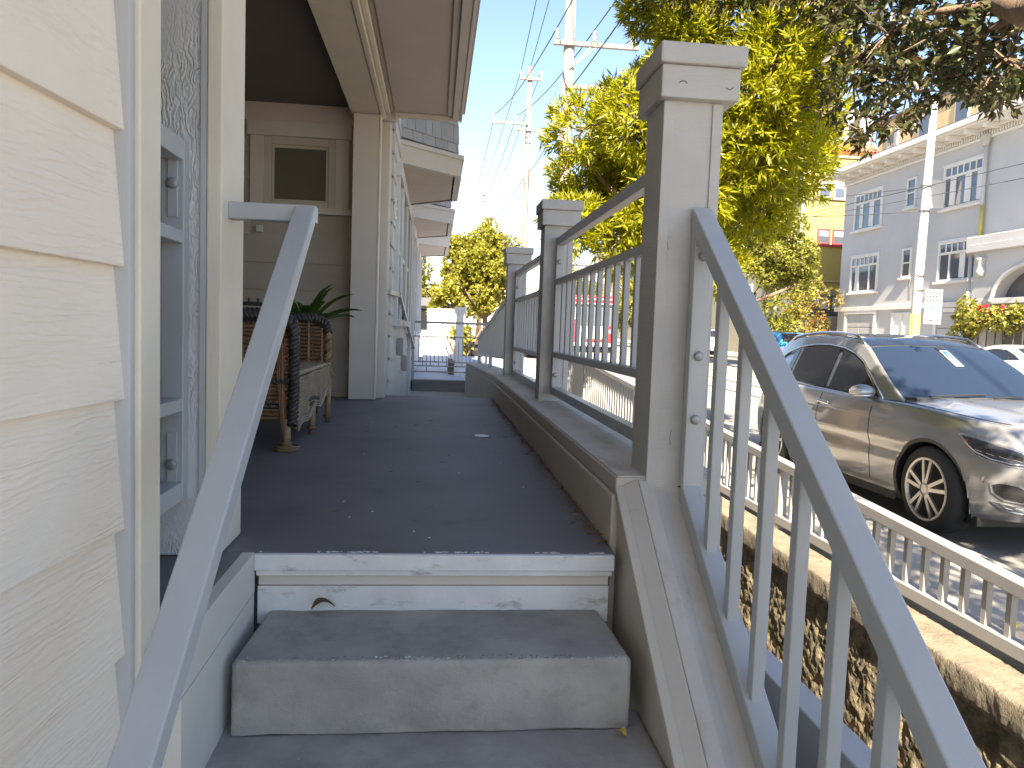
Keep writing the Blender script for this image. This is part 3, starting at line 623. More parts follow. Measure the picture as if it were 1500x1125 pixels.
while yy < 13.9:
    hgt = ftop(yy)-.052-fbot(yy); lc = (FX-2.0, yy-6, fbot(yy)+.4)
    if first: src.location = lc; src.scale = (1, 1, hgt); first = False
    else: inst(src, 'baluster', sf, lc, (1, 1, hgt))
    yy += .115
for yy in (1.25, 4.05, 6.9, 9.8): MB().box(FX-.025, FX+.025, yy, yy+.05, -.405, ftop(yy)-.045).build('post', 'metall', sf, bevel=.003)
struct(B(.96, 1.85, -2, 14, -1.5, -1.02).build('planter_bed', 'soil'))
# leaf litter
def leaves(name, pts, dirs, sds, lens, wds, mt, parent=None, fold=.12, droop=.12, kind=None, local=False):
    P = np.asarray(pts, float); D = np.asarray(dirs, float); Sd = np.asarray(sds, float); Ln = np.asarray(lens)[:, None]; W = np.asarray(wds)[:, None]
    D = D/np.linalg.norm(D, axis=1)[:, None]; Sd = Sd-D*np.sum(Sd*D, 1)[:, None]; Sd /= np.linalg.norm(Sd, axis=1)[:, None]+1e-9
    Nn = np.cross(D, Sd)
    a = P; tip = P+D*Ln-Nn*Ln*droop; r = P+D*Ln*.48+Sd*W/2+Nn*W*fold; l = P+D*Ln*.48-Sd*W/2+Nn*W*fold; 
    n = len(P); V = np.stack([a, r, tip, l], 1).reshape(-1, 3)
    if parent is not None and not local: V = V-np.array(WL[parent.name])
    idx = np.arange(n)*4; F = np.stack([idx, idx+1, idx+2, idx, idx+2, idx+3], 1).reshape(-1, 3)
    me = bpy.data.meshes.new(name); me.vertices.add(len(V)); me.vertices.foreach_set('co', V.ravel()); me.loops.add(F.size); me.loops.foreach_set('vertex_index', F.ravel().astype(np.int32))
    me.polygons.add(len(F)); me.polygons.foreach_set('loop_start', np.arange(0, F.size, 3, dtype=np.int32)); me.polygons.foreach_set('loop_total', np.full(len(F), 3, np.int32)); me.update(); me.validate()
    me.materials.append(K[mt]); ob = bpy.data.objects.new(name, me); COL.objects.link(ob)
    if parent is not None: ob.parent = parent; WL[ob.name] = WL[parent.name]
    if kind: ob['kind'] = kind
    return ob
def rdir(n): v = RNG.normal(size=(n, 3)); return v/np.linalg.norm(v, axis=1)[:, None]
n = 2600
pts = np.stack([RNG.uniform(1.2, 1.82, n), RNG.uniform(.5, 7, n), -1.015+RNG.uniform(0, .04, n)], 1); d = rdir(n); d[:, 2] *= .25; s_ = rdir(n); s_[:, 2] *= .3
leaves('fallen_leaves', pts, d, s_, RNG.uniform(.04, .09, n), RNG.uniform(.018, .035, n), 'driedleaf', kind='stuff')
n = 620
yv = RNG.uniform(2.3, 7.2, n)**1.0; pts = np.stack([.572-np.abs(RNG.normal(0, .022, n)), yv, .004+RNG.uniform(0, .006, n)], 1); d = rdir(n); d[:, 2] *= .1; s_ = rdir(n); s_[:, 2] *= .1
leaves('leaf_crumbs', pts, d, s_, RNG.uniform(.008, .03, n), RNG.uniform(.005, .012, n), 'driedleaf', kind='stuff')
def one_leaf(name, p, ang, ln, wd, mt, label, tilt=.15, cat='leaf'):
    D = Vector((math.cos(ang), math.sin(ang), 0)); Sx = Vector((-D.y, D.x, 0)); V = []; F = []; N = 9
    for i in range(N):
        t = i/(N-1); wv = wd*math.sin(math.pi*min(1, t*.93+.05))**.8/2; c = Vector(p)+D*ln*(t-.5)+Vector((0, 0, ln*tilt*math.sin(math.pi*t)))
        V += [c-Sx*wv+Vector((0, 0, wv*.5)), c, c+Sx*wv+Vector((0, 0, wv*.5))]
    for i in range(N-1):
        for k in (0, 1): F.append((3*i+k, 3*i+k+1, 3*i+k+4, 3*i+k+3))
    o = MB().add(V, F).build(name, mt, smooth=True); tag(o, label, cat); return o
one_leaf('fallen_leaf', (-.31, 2.235, -.168), .3, .07, .055, 'driedleaf', 'curled brown fallen leaf at back of the concrete step', .28)
one_leaf('fallen_leaf', (.515, 1.86, -.366), 2.2, .03, .022, 'yleaf', 'tiny yellow fallen leaf beside the step block', .3)
one_leaf('fallen_leaf', (3.05, 3.55, -.79), .8, .12, .07, 'yleaf', 'yellow fallen leaf lying on the sunny pavement', .2)
# white ring with spokes, added to stand for a sun dapple on the floor
d = thing('sun_dapple_disc', 'small white disc standing for a sun dapple on the porch floor', 'disc', (.31, 4.73, .002))
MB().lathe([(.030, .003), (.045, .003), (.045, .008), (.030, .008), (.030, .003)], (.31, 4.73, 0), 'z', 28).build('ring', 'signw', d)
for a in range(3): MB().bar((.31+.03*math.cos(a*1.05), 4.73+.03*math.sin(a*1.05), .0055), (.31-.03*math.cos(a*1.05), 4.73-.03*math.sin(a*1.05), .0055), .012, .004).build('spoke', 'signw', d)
# worn edge chips on the step and paint chips along the floor edge
mbd = MB(); mbl = MB()
for i in range(230):
    x = random.uniform(-.47, .53); c = random.random(); mbx = mbd if c < .86 else mbl
    if c < .6 and abs(mathutils.noise.noise(Vector((x*5, 0, 0)))) < .12: continue
    y = 1.9085+abs(random.gauss(0, .006)); z = -.1795 if y > 1.915 else -.1825; r = random.uniform(.0012, .0045); n_ = 6
    mbx.add([(x+r*random.uniform(.7, 1.8)*math.cos(t), y+r*.7*random.uniform(.5, 1.2)*math.sin(t), z+.002) for t in np.linspace(0, 2*math.pi, n_+1)[:-1]]+[(x, y, z-.003)], [tuple(range(n_))]+[(k, (k+1) % n_, n_) for k in range(n_)])
o = mbd.build('edge_wear', 'darkstep', st); o['kind'] = 'stuff'; o = mbl.build('edge_chips', 'nosing', st); o['kind'] = 'stuff'
mbl = MB()
for i in range(150):
    x = random.uniform(-.5, .56)
    if mathutils.noise.noise(Vector((x*6, 3, 0))) < -.05: continue
    y = 2.2455+abs(random.gauss(0, .004)); r = random.uniform(.001, .004)
    mbl.box(x-r*1.6, x+r*1.6, y-r*.6, y+r*.7, -.001, .0012)
o = mbl.build('edge_paint_chips', 'nosing', st); o['kind'] = 'stuff'
# twig and paint scraps
mb = MB()
for i in range(26):
    x, y = random.uniform(-.45, .5), random.uniform(2.4, 5.5); a = random.uniform(0, 3.1); l = random.uniform(.008, .03)
    mb.tube([(x, y, .003), (x+l*math.cos(a), y+l*math.sin(a), .004)], .0012, 4)
o = mb.build('floor_crumbs', 'twig'); o['kind'] = 'stuff'
mb = MB()
for i in range(9):
    x, y = random.uniform(-.4, .5), random.uniform(2.27, 4.2); l = random.uniform(.003, .008); mb.box(x, x+l, y, y+l*.7, .001, .003)
o = mb.build('paint_flake_crumbs', 'signw'); o['kind'] = 'stuff'
#@@PART2
# ================================================================== CARS
def superell(n=5.0, N=280):
    t = np.linspace(0, 2*np.pi, 4001); c, s = np.cos(t), np.sin(t)
    x = np.sign(c)*np.abs(c)**(2/n); y = np.sign(s)*np.abs(s)**(2/n)
    dl = np.hypot(np.diff(x*2.3), np.diff(y*.94)); L = np.concatenate([[0], np.cumsum(dl)]); u = np.linspace(0, L[-1], N+1)[:-1]
    return np.interp(u, L, x), np.interp(u, L, y)
def lerp_tab(z, T): return float(np.interp(z, [a for a, _ in T], [b for _, b in T]))
def make_car(name, label, loc, rz, paint, group, detail=True, suv=True, wheelbase=2.87, scale=(1, 1, 1)):
    car = thing(name, label, 'car', loc, group, rz)
    car.scale = scale
    N = 280; ex, ey = superell(5.2, N)
    fx = [(.18, 2.12), (.26, 2.24), (.36, 2.30), (.48, 2.325), (.62, 2.33), (.74, 2.30), (.84, 2.24), (.92, 2.14), (1.0, 2.0), (1.1, 1.9)]
    bx = [(.18, -2.2), (.3, -2.28), (.45, -2.33), (.7, -2.33), (.9, -2.27), (1.0, -2.21), (1.1, -2.15)]
    hw = [(.18, .86), (.28, .915), (.40, .935), (.55, .945), (.72, .95), (.82, .94), (.90, .93), (.97, .905), (1.04, .88)]
    def ztop(x):
        if x > .8: return 1.035-(.105 if suv else .165)*min(1, ((x-.8)/1.5))**1.9
        return 1.035+.035*min(1, max(0, (.8-x)/2.6))
    def shell(i, z, o=0.0):   # i: float index round the outline
        a = int(i) % N; b = (a+1) % N; f = i-int(i)
        cx = ex[a]*(1-f)+ex[b]*f; cy = ey[a]*(1-f)+ey[b]*f
        w_ = lerp_tab(z, hw); X = cx*(lerp_tab(z, fx) if cx > 0 else -lerp_tab(z, bx)); Y = cy*w_
        if abs(X) < 1.9:   # flank sculpting
            Y *= 1-.018*math.exp(-((z-.62)/.06)**2)*min(1, (1.9-abs(X))/.4)
            for xw in (XF, XR): Y *= 1+.018*math.exp(-((X-xw)/.42)**2)*min(1, max(0, 1-(abs(z-.6)/.4)))
        if o:
            nx, ny = np.sign(cx)*abs(cx)**4/2.3, np.sign(cy)*abs(cy)**4/.94; l = math.hypot(nx, ny)+1e-9; X += nx/l*o; Y += ny/l*o
        return X, Y
    XF = 1.49; XR = XF-wheelbase
    NZ = 26; V = []; F = []
    zt_ = [ztop(ex[i]*2.1) for i in range(N)]
    for i in range(N):
        tt_ = min(1, max(0, (abs(ex[i])-.80)/.17)); zb = .20+.06*tt_*tt_*(3-2*tt_)
        for j in range(NZ+1):
            t = j/NZ; z = zb+(zt_[i]-zb)*t
            x, y = shell(i, z); V.append([x, y, z])
    V = np.array(V)
    # wheel arches
    RA = .425; ZC = .365
    inside = np.zeros(len(V), bool)
    for xw in (XF, XR):
        r = np.hypot(V[:, 0]-xw, V[:, 2]-ZC); sd_ = np.abs(V[:, 1]) > .5
        inside |= (r < RA) & sd_
    for i in range(N):
        for j in range(NZ):
            q = (i*(NZ+1)+j, ((i+1) % N)*(NZ+1)+j, ((i+1) % N)*(NZ+1)+j+1, i*(NZ+1)+j+1)
            k = sum(inside[list(q)])
            if k < 4: F.append(q)
    used = np.zeros(len(V), bool)
    for q in F: used[list(q)] = True
    for k in np.nonzero(used & inside)[0]:
        xw = XF if abs(V[k, 0]-XF) < abs(V[k, 0]-XR) else XR
        dx, dz = V[k, 0]-xw, V[k, 2]-ZC; r = math.hypot(dx, dz)+1e-6; V[k, 0] = xw+dx/r*RA; V[k, 2] = ZC+dz/r*RA
    body = MB(); body.v = [tuple(p) for p in V]; body.f = list(F)
    # deck: hood and shoulder
    half = [i for i in range(N) if ey[i] >= 0]; half.sort(key=lambda i: -ex[i])
    rows = []
    for i in half:
        mi = min(range(N), key=lambda k: (ex[k]-ex[i])**2+(ey[k]+ey[i])**2); rows.append((i, mi))
    M_ = 20; base = len(body.v)
    for (a, b) in rows:
        A = Vector(V[a*(NZ+1)+NZ]); Bq = Vector(V[b*(NZ+1)+NZ]); wd = (A-Bq).length
        for k in range(M_+1):
            t = k/M_; u = 2*t-1; p = A.lerp(Bq, t)
            cr = .055*(1-abs(u)**2.6)*min(1, wd/1.2)
            cr += .014*(math.exp(-((abs(u)-.52)/.10)**2))*min(1, max(0, (p.x-.6)/.4))*min(1, wd/1.5)
            body.v.append((p.x, p.y, p.z+cr))
    for r in range(len(rows)-1):
        for k in range(M_): body.f.append((base+r*(M_+1)+k, base+r*(M_+1)+k+1, base+(r+1)*(M_+1)+k+1, base+(r+1)*(M_+1)+k))
    bo = body.build('body', paint, car, smooth=True, local=True)
    bpy_merge(bo, .0015)
    # greenhouse
    RT = 1.635 if suv else 1.48; XE = -2.12 if suv else -1.75
    def roof(x):
        pts = ([(.92, 1.02), (.70, 1.17), (.45, 1.33), (.2, 1.47), (.05, 1.54), (-.15, 1.595), (-.5, 1.632), (-.9, 1.635), (-1.3, 1.61), (-1.65, 1.56), (-1.85, 1.45), (-2.0, 1.27), (-2.12, 1.06)] if suv else
               [(.92, 1.02), (.6, 1.18), (.3, 1.33), (.0, 1.43), (-.3, 1.475), (-.7, 1.47), (-1.0, 1.42), (-1.3, 1.29), (-1.6, 1.13), (-1.75, 1.04)])
        return float(np.interp(-x, [-a for a, _ in pts], [b for _, b in pts]))
    def wb(x): return .872-.10*max(0, (x-.3)/.6)**2-.10*max(0, (-x-1.2)/.9)**2
    def side_y(x, z): return wb(x)-(z-1.0)*.37-.04*max(0, (z-1.35))
    gx = np.linspace(.92, XE, 64); gm = MB(); MW = 26
    for x in gx:
        hh = roof(x); row = []
        zs = np.linspace(1.0, hh-.03 if hh > 1.06 else hh, 9)
        left = [(side_y(x, z), z) for z in zs]; yt = left[-1][0]
        top = [(yt*math.cos(t)*1.0, hh-.03+(.03+.028)*math.sin(t)**.7) for t in np.linspace(0, math.pi, MW)[1:-1]]
        row = left+top+[(-a, b) for a, b in left[::-1]]
        gm.v += [(x, a, b) for a, b in row]; k = len(row)
    for i in range(len(gx)-1):
        for j in range(k-1): gm.f.append((i*k+j, i*k+j+1, (i+1)*k+j+1, (i+1)*k+j))
    gm.f.append(tuple(range((len(gx)-1)*k, len(gx)*k)))
    gm.build('cabin', paint, car, smooth=True, local=True)
    def topsurf(x, yf, o=.006):   # point on the cabin top at fraction yf of half width
        hh = roof(x); yt = side_y(x, hh-.03); c = max(-1, min(1, yf)); s_ = math.sqrt(1-c*c)
        return (x+o*.5, yt*c, hh-.03+.058*s_**.7+o)
    def patch(x0, x1, y0f, y1f, nm, mt, nx=14, nyq=16, o=.006):
        p = MB(); xs = np.linspace(x0, x1, nx); ys = np.linspace(-1, 1, nyq)
        for x in xs:
            t = (x-x0)/(x1-x0); lim = y0f*(1-t)+y1f*t
            p.v += [topsurf(x, y*lim, o) for y in ys]
        for i in range(nx-1):
            for j in range(nyq-1): p.f.append((i*nyq+j, i*nyq+j+1, (i+1)*nyq+j+1, (i+1)*nyq+j))
        return p.build(nm, mt, car, smooth=True, local=True)
    patch(.86, .10 if suv else -.02, .955, .93, 'windscreen', 'screen')
    if suv:
        patch(.085, -1.62, .93, .93, 'roof_panel', 'roofglass', 24)
    patch(-1.72 if suv else -1.05, -2.08 if suv else -1.68, .9, .9, 'rear_window', 'gdark')
    def sidepoly(poly, nm, mt, sgn, o=.006):
        V = [(x, sgn*(side_y(x, z)+o), z) for x, z in poly]; c = (sum(v[0] for v in V)/len(V), sum(v[1] for v in V)/len(V), sum(v[2] for v in V)/len(V))
        mbx = MB().add(V+[(x, sgn*(side_y(x, z)-.02), z) for x, z in poly], [tuple(range(len(V)))]+[(i, (i+1) % len(V), len(V)+(i+1) % len(V), len(V)+i) for i in range(len(V))])
        return mbx.build(nm, mt, car, local=True)
    if suv:
        outline = [(.66, 1.045), (.52, 1.16), (.34, 1.28), (.15, 1.385), (-.05, 1.455), (-.3, 1.505), (-.6, 1.53), (-.95, 1.525), (-1.25, 1.49), (-1.5, 1.425), (-1.72, 1.32), (-1.88, 1.20), (-1.9, 1.165), (-1.75, 1.135), (-1.3, 1.10), (-.6, 1.065), (0, 1.05)]
        w1 = [(.60, 1.055), (.50, 1.14), (.34, 1.255), (.15, 1.36), (-.05, 1.43), (-.29, 1.478), (-.29, 1.07), (0, 1.062)]
        w2 = [(-.37, 1.078), (-.37, 1.49), (-.6, 1.505), (-.95, 1.50), (-1.16, 1.475), (-1.20, 1.11), (-.8, 1.09)]
        w3 = [(-1.27, 1.115), (-1.23, 1.463), (-1.48, 1.40), (-1.68, 1.31), (-1.83, 1.20), (-1.75, 1.15)]
    else:
        outline = [(.62, 1.045), (.3, 1.23), (.0, 1.335), (-.4, 1.385), (-.8, 1.36), (-1.15, 1.23), (-1.4, 1.10), (-.5, 1.06)]
        w1 = [(.56, 1.055), (.3, 1.20), (.0, 1.31), (-.3, 1.355), (-.3, 1.065)]; w2 = [(-.37, 1.068), (-.37, 1.36), (-.75, 1.345), (-.95, 1.27), (-1.0, 1.09)]; w3 = [(-1.05, 1.095), (-1.01, 1.245), (-1.12, 1.21), (-1.32, 1.11)]
    for sgn in (-1, 1):
        sidepoly(outline, 'window_surround', 'black', sgn, .004)
        for q in (w1, w2, w3): sidepoly(q, 'side_window', 'gdark', sgn, .008)
        if detail:
            MB().tube([(x, sgn*(side_y(x, z)+.008), z) for x, z in outline[:13]], .009, 6).build('window_trim', 'chrome', car, smooth=True, local=True)
            MB().tube([(x, sgn*(side_y(x, z)+.008), z) for x, z in outline[12:]+outline[:1]], .007, 6).build('window_trim', 'chrome', car, smooth=True, local=True)
            rr = [(x, sgn*(side_y(x, roof(x)-.03)-.035+.0), roof(x)+.03-(.04 if k_ in (0, 9) else 0)) for k_, x in enumerate(np.linspace(.0, -1.7, 10))]
            MB().tube(rr, .018, 8).build('roof_rail', 'chrome', car, smooth=True, local=True)
            # mirror
            mm = MB(); cxm, cym, czm = .60, sgn*1.0, 1.10
            for a in np.linspace(-math.pi/2, math.pi/2, 9):
                for t in np.linspace(0, 2*math.pi, 17)[:-1]:
                    mm.v.append((cxm+.085*math.cos(a)*math.cos(t)*1.0, cym+.125*math.sin(a), czm+.075*math.cos(a)*math.sin(t)*(1.0 if math.sin(t) > 0 else .8)))
            for i in range(8):
                for j in range(16): mm.f.append((i*16+j, i*16+(j+1) % 16, (i+1)*16+(j+1) % 16, (i+1)*16+j))
            mr = mm.build('mirror', paint, car, smooth=True, local=True)
            MB().hexa([(.56, sgn*.86, 1.03), (.64, sgn*.86, 1.03), (.63, sgn*.95, 1.045), (.57, sgn*.95, 1.045), (.56, sgn*.86, 1.065), (.64, sgn*.86, 1.065), (.63, sgn*.95, 1.075), (.57, sgn*.95, 1.075)]).build('mirror_arm', 'black', mr, local=True)
            MB().tube([(cxm+.088*math.cos(a), cym+.10*math.sin(a), czm-.028) for a in np.linspace(-1.2, 1.2, 9)], .010, 6).build('mirror_strip', 'chrome', mr, smooth=True, local=True)
    # wheels
    for xw in (XF, XR):
        for sgn in (-1, 1):
            yo = sgn*.92
            wl = MB().lathe([(.26, 0), (.30, .004), (.335, -.004), (.358, -.02), (.362, -.05), (.362, -.17), (.35, -.21), (.26, -.22)], (0, 0, 0), 'y', 40)
            wl.v = [(a+xw, yo+sgn*b, c+.365) for a, b, c in wl.v]
            wh_ = wl.build('wheel', 'tyre', car, smooth=True, local=True)
            rm = MB().lathe([(.262, .002), (.255, -.012), (.235, -.03), (.22, -.10), (.0, -.11)], (0, 0, 0), 'y', 36); rm.v = [(a+xw, yo+sgn*b, c+.365) for a, b, c in rm.v]
            rm.build('rim_barrel', 'rimd', wh_, smooth=True, local=True)
            sp = MB(); ring = MB().lathe([(.268, .004), (.262, .010), (.245, .006), (.238, -.012)], (0, 0, 0), 'y', 40); sp.add(ring.v, ring.f)
            if detail or True:
                for k_ in range(5):
                    for dd in (-.20, .20):
                        a0 = k_*2*math.pi/5+.3; a1 = a0+dd
                        p0 = Vector((.055*math.cos(a0+dd*1.2), .004, .055*math.sin(a0+dd*1.2))); p1 = Vector((.25*math.cos(a1), -.002, .25*math.sin(a1)))
                        sp.bar(p0, p1, .030, .022, (0, 1, 0))
                hb = MB().lathe([(0, .016), (.035, .015), (.058, .008), (.062, -.02)], (0, 0, 0), 'y', 24); sp.add(hb.v, hb.f)
            sp.v = [(a+xw, yo+sgn*b, c+.365) for a, b, c in sp.v]
            sp.build('rim', 'rim', wh_, local=True)
            li = MB().lathe([(.455, .0), (.455, -.5), (.0, -.5)], (0, 0, 0), 'y', 28); li.v = [(a+xw, sgn*.90+sgn*b, c+.365) for a, b, c in li.v]
            # arch lip and lining
            lip = MB(); A0, A1 = -.35, math.pi+.35
            for t in np.linspace(A0, A1, 30):
                x, z = xw+RA*math.cos(t), ZC+RA*math.sin(t); zz = max(z, .2); i0 = nearest_side(ex, ey, x, sgn, fx, bx, lerp_tab, zz); Y = abs(shell(i0, zz)[1])
                lip.v += [(x, sgn*(Y+.004), z), (xw+(RA-.03)*math.cos(t), sgn*(Y-.004), ZC+(RA-.03)*math.sin(t)), (xw+(RA-.0)*math.cos(t), sgn*.45, ZC+RA*math.sin(t))]
            for q in range(29):
                lip.f += [(3*q, 3*q+1, 3*q+4, 3*q+3), (3*q+1, 3*q+2, 3*q+5, 3*q+4)]
            lip.build('wheel_arch', 'black', car, smooth=False, local=True)
    MB().box(-2.0, 1.95, -.80, .80, .17, .24).build('underbody', 'black', car, local=True)
    def outline_i(x, sgn, z): return nearest_side(ex, ey, x, sgn, fx, bx, lerp_tab, z)
    for sgn in (-1, 1):
        sl = MB(); xs = np.linspace(XR+RA+.01, XF-RA-.01, 14)
        for x in xs:
            i0 = outline_i(x, sgn, .24); Y = abs(shell(i0, .24)[1]); sl.v += [(x, sgn*(Y+.006), .175), (x, sgn*(Y+.006), .262), (x, sgn*(Y-.03), .175), (x, sgn*(Y-.03), .262)]
        for i in range(13): sl.f += [(4*i, 4*i+4, 4*i+5, 4*i+1), (4*i+1, 4*i+5, 4*i+7, 4*i+3), (4*i, 4*i+2, 4*i+6, 4*i+4)]
        sl.build('sill', 'black', car, local=True)
        if detail:
            for xd in ((.62, .98), (-.33, 1.04), (-1.22, 1.06)):
                P = []
                for z in np.linspace(.30, xd[1]-.01, 24):
                    x = xd[0]-(.10*max(0, .75-z) if xd[0] < -1 else 0)+(.07*(1 if xd[0] > .5 else 0)*min(1, max(0, (.95-z)/.5))); i0 = outline_i(x, sgn, z); X, Y = shell(i0, z); P.append((x, sgn*(abs(Y)+.001), z))
                MB().tube(P, .0035, 4).build('door_gap', 'black', car, local=True)
            P = [(x, sgn*(abs(shell(outline_i(x, sgn, .885), .885)[1])+.002), .885+.012*(-x)) for x in np.linspace(.9, -1.9, 16)]
            MB().tube(P, .005, 5).build('shoulder_line', paint, car, smooth=True, local=True)
            for xh in (-.20, -1.08):
                i0 = outline_i(xh, sgn, .93); Y = abs(shell(i0, .93)[1])
                hd = MB().bar((xh-.11, sgn*(Y+.028), .945), (xh+.11, sgn*(Y+.028), .93), .024, .032); hnd = hd.build('door_handle', 'chrome', car, local=True, bevel=.008)
                MB().box(xh-.10, xh-.06, min(sgn*Y, sgn*(Y+.02)), max(sgn*Y, sgn*(Y+.02)), .93, .95).build('handle_mount', 'chrome', hnd, local=True)
    # face: headlights, grille, lower intakes
    i_corner = lambda sgn, f: f*sgn % N
    def shellpatch(poly, nm, mt, sgn, o, parent=car, dens=3):
        cxp = sum(p[0] for p in poly)/len(poly); czp = sum(p[1] for p in poly)/len(poly)
        # refine outline
        Q = []
        for k_ in range(len(poly)):
            a, b = poly[k_], poly[(k_+1) % len(poly)]
            for t in range(dens): Q.append((a[0]+(b[0]-a[0])*t/dens, a[1]+(b[1]-a[1])*t/dens))
        p = MB(); rings = 5; m_ = len(Q)
        for r in range(rings+1):
            f = 1-r/rings
            for (u, z) in Q:
                uu = cxp+(u-cxp)*f; zz = czp+(z-czp)*f; X, Y = shell(uu % N, zz, o-(.014 if False else 0)); p.v.append((X, sgn*Y, zz))
        for (u, z) in Q:
            X, Y = shell(u % N, z, -.02); p.v.append((X, sgn*Y, z))
        for r in range(rings):
            for k_ in range(m_): p.f.append((r*m_+k_, r*m_+(k_+1) % m_, (r+1)*m_+(k_+1) % m_, (r+1)*m_+k_))
        for k_ in range(m_): p.f.append((k_, (k_+1) % m_, (rings+1)*m_+(k_+1) % m_, (rings+1)*m_+k_))
        return p.build(nm, mt, parent, smooth=False, local=True)
    # outline index: 0 = nose centre, grows towards +y side. find index by arclength: about 1 index = 4.3 cm
    if detail:
        for sgn in (-1, 1):
            HZ = lambda P_: [(u, z) for u, z in P_]
            hl = shellpatch(HZ([(14.4, .70), (15, .785), (17, .815), (20, .845), (23, .87), (25.6, .882), (26.4, .868), (25.6, .80), (24.2, .735), (22, .70), (18.5, .678), (15.2, .675)]), 'headlight', 'lampc', sgn, .006)
            shellpatch(HZ([(14.9, .71), (15.4, .772), (17.2, .80), (20.2, .83), (23, .855), (25.3, .868), (25.9, .86), (25.1, .80), (23.9, .745), (21.8, .714), (18.3, .692), (15.6, .69)]), 'headlight_lens', 'lampd', sgn, .012, hl)
            for (u0, z0) in HZ(((16.2, .745), (18.2, .757), (20.2, .77), (22.2, .785))):
                X, Y = shell(u0, z0, .014); X2, Y2 = shell(u0+1.3, z0+.012, .014); MB().bar((X, sgn*Y, z0), (X2, sgn*Y2, z0+.012), .012, .036).build('lamp_unit', 'rimd', hl, local=True, bevel=.004); MB().bar((X, sgn*Y, z0-.022), (X2, sgn*Y2, z0-.01), .016, .006).build('lamp_unit', 'lampc', hl, local=True)
            P = [(*[(a, sgn*b) for a, b in [shell(u, z, .016)]][0], z) for u, z in HZ(((15.3, .70), (18, .704), (21, .722), (23.6, .758), (25, .81), (25.5, .86)))]
            MB().tube(P, .007, 6).build('light_strip', 'chrome', hl, smooth=True, local=True)
            shellpatch(HZ([(24.3, .765), (25.1, .79), (25.75, .85), (24.9, .835)]), 'side_reflector', 'orange', sgn, .017, hl)
            ins = shellpatch([(14.5, .45), (15.2, .52), (17, .56), (20, .565), (21.5, .54), (21.0, .47), (19, .42), (16, .41)], 'intake_surround', 'carsil', sgn, .010)
            shellpatch([(15.1, .455), (15.6, .51), (17.1, .543), (19.8, .547), (20.9, .53), (20.5, .475), (18.8, .435), (16.2, .425)], 'intake_mesh', 'black', sgn, .015, ins)
            X, Y = shell(22.5, .56, .004); MB().lathe([(0, .004), (.022, .003), (.024, 0)], (X, sgn*Y, .56), 'x', 14).build('parking_sensor', 'carsil', car, local=True)
            shellpatch([(4, .30), (4, .345), (17, .385), (21, .40), (19, .345), (12, .30)], 'lower_lip', 'chrome', sgn, .008)
            shellpatch([(0.02, .36), (0.02, .42), (10, .43), (13.5, .44), (12, .37)], 'lower_grille', 'black', sgn, .007)
        for sgn in (-1, 1):
            gr = shellpatch([(0.02, .50), (0.02, .83), (7, .825), (10.5, .80), (12, .74), (11, .62), (8.5, .52)], 'grille', 'black', sgn, .008)
            MB().tube([(*[(a, sgn*b) for a, b in [shell(u, .665, .02)]][0], .665) for u in (.1, 3, 6, 9, 11)], .016, 6).build('grille_bar', 'chrome', gr, smooth=True, local=True)
        # bonnet seams
        for sgn in (-1, 1):
            P = []
            for x in np.linspace(.80, 2.02, 12):
                i0 = outline_i(x, sgn, .93); z = ztop(x); Y = abs(shell(i0, z)[1])*.93; P.append((x, sgn*Y, z+.055*(1-.93**2.6)+.0035))
            MB().tube(P, .004, 4).build('bonnet_gap', 'black', car, local=True)
        MB().hexa([(.80, -.74, 1.035), (.98, -.70, 1.045), (.98, .70, 1.045), (.80, .74, 1.035), (.80, -.74, 1.075), (.965, -.70, 1.090), (.965, .70, 1.090), (.80, .74, 1.075)]).build('cowl', 'black', car, local=True)
        for (ya, yb_) in ((-.55, .05), (.08, .62)):
            MB().tube([(.93, ya, 1.098), (.86, yb_, 1.125)], .008, 6).build('wiper', 'black', car, local=True)
        # parking placard behind the screen, interior mirror
        def scr(x, yf): return Vector(topsurf(x, yf, .012))
        pl = MB(); a, b, c_, d_ = scr(.46, .03), scr(.46, .145), scr(.20, .145), scr(.20, .03); pl.add([a, b, c_, d_]+[v-Vector((.003, 0, .003)) for v in (a, b, c_, d_)], [(0, 1, 2, 3), (0, 4, 5, 1), (1, 5, 6, 2), (2, 6, 7, 3), (3, 7, 4, 0)])
        pc = pl.build('parking_placard', 'signb', car, local=True)
        def q(u, v, o=.002): return a.lerp(b, u).lerp(d_.lerp(c_, u), v)+Vector((o*.6, 0, o))
        mk = MB()
        def line(uv, r=.0042): mk.tube([q(*p) for p in uv], r, 5)
        line([(.03, .02), (.97, .02), (.97, .98), (.03, .98), (.03, .02)], .006)
        hc = q(.5, .78); mk.lathe([(0, .004), (.011, .003), (.012, 0)], tuple(hc), 'z', 12)
        line([(.48, .72), (.50, .52), (.68, .52), (.76, .38), (.84, .40)]); line([(.49, .62), (.66, .62)])
        line([(.42, .60), (.33, .50), (.33, .38), (.44, .29), (.58, .30), (.68, .40)])
        line([(.12, .14), (.88, .14)], .008); line([(.12, .22), (.88, .22)], .005)
        mk.build('placard_symbol', 'placw', pc, local=True)
        tp = MB(); a2, b2, c2_, d2 = scr(.185, .03), scr(.185, .14), scr(.12, .13), scr(.12, .03); tp.add([a2, b2, c2_, d2], [(0, 1, 2, 3)]); tp.build('screen_camera_cover', 'black', car, local=True)
    else:
        for sgn in (-1, 1):
            shellpatch([(14.6, .70), (15.2, .765), (20, .82), (26, .86), (24, .74), (18, .69)], 'headlight', 'lampc', sgn, .008)
            c = N/2; shellpatch([(c-27, .80), (c-24, .86), (c-15, .88), (c-8, .86), (c-15, .80), (c-24, .74)], 'tail_light', 'redl', sgn, .010)
        shellpatch([(N/2-6, .58), (N/2-6, .70), (N/2+6, .70), (N/2+6, .58)], 'number_plate', 'signw', 1, .010)
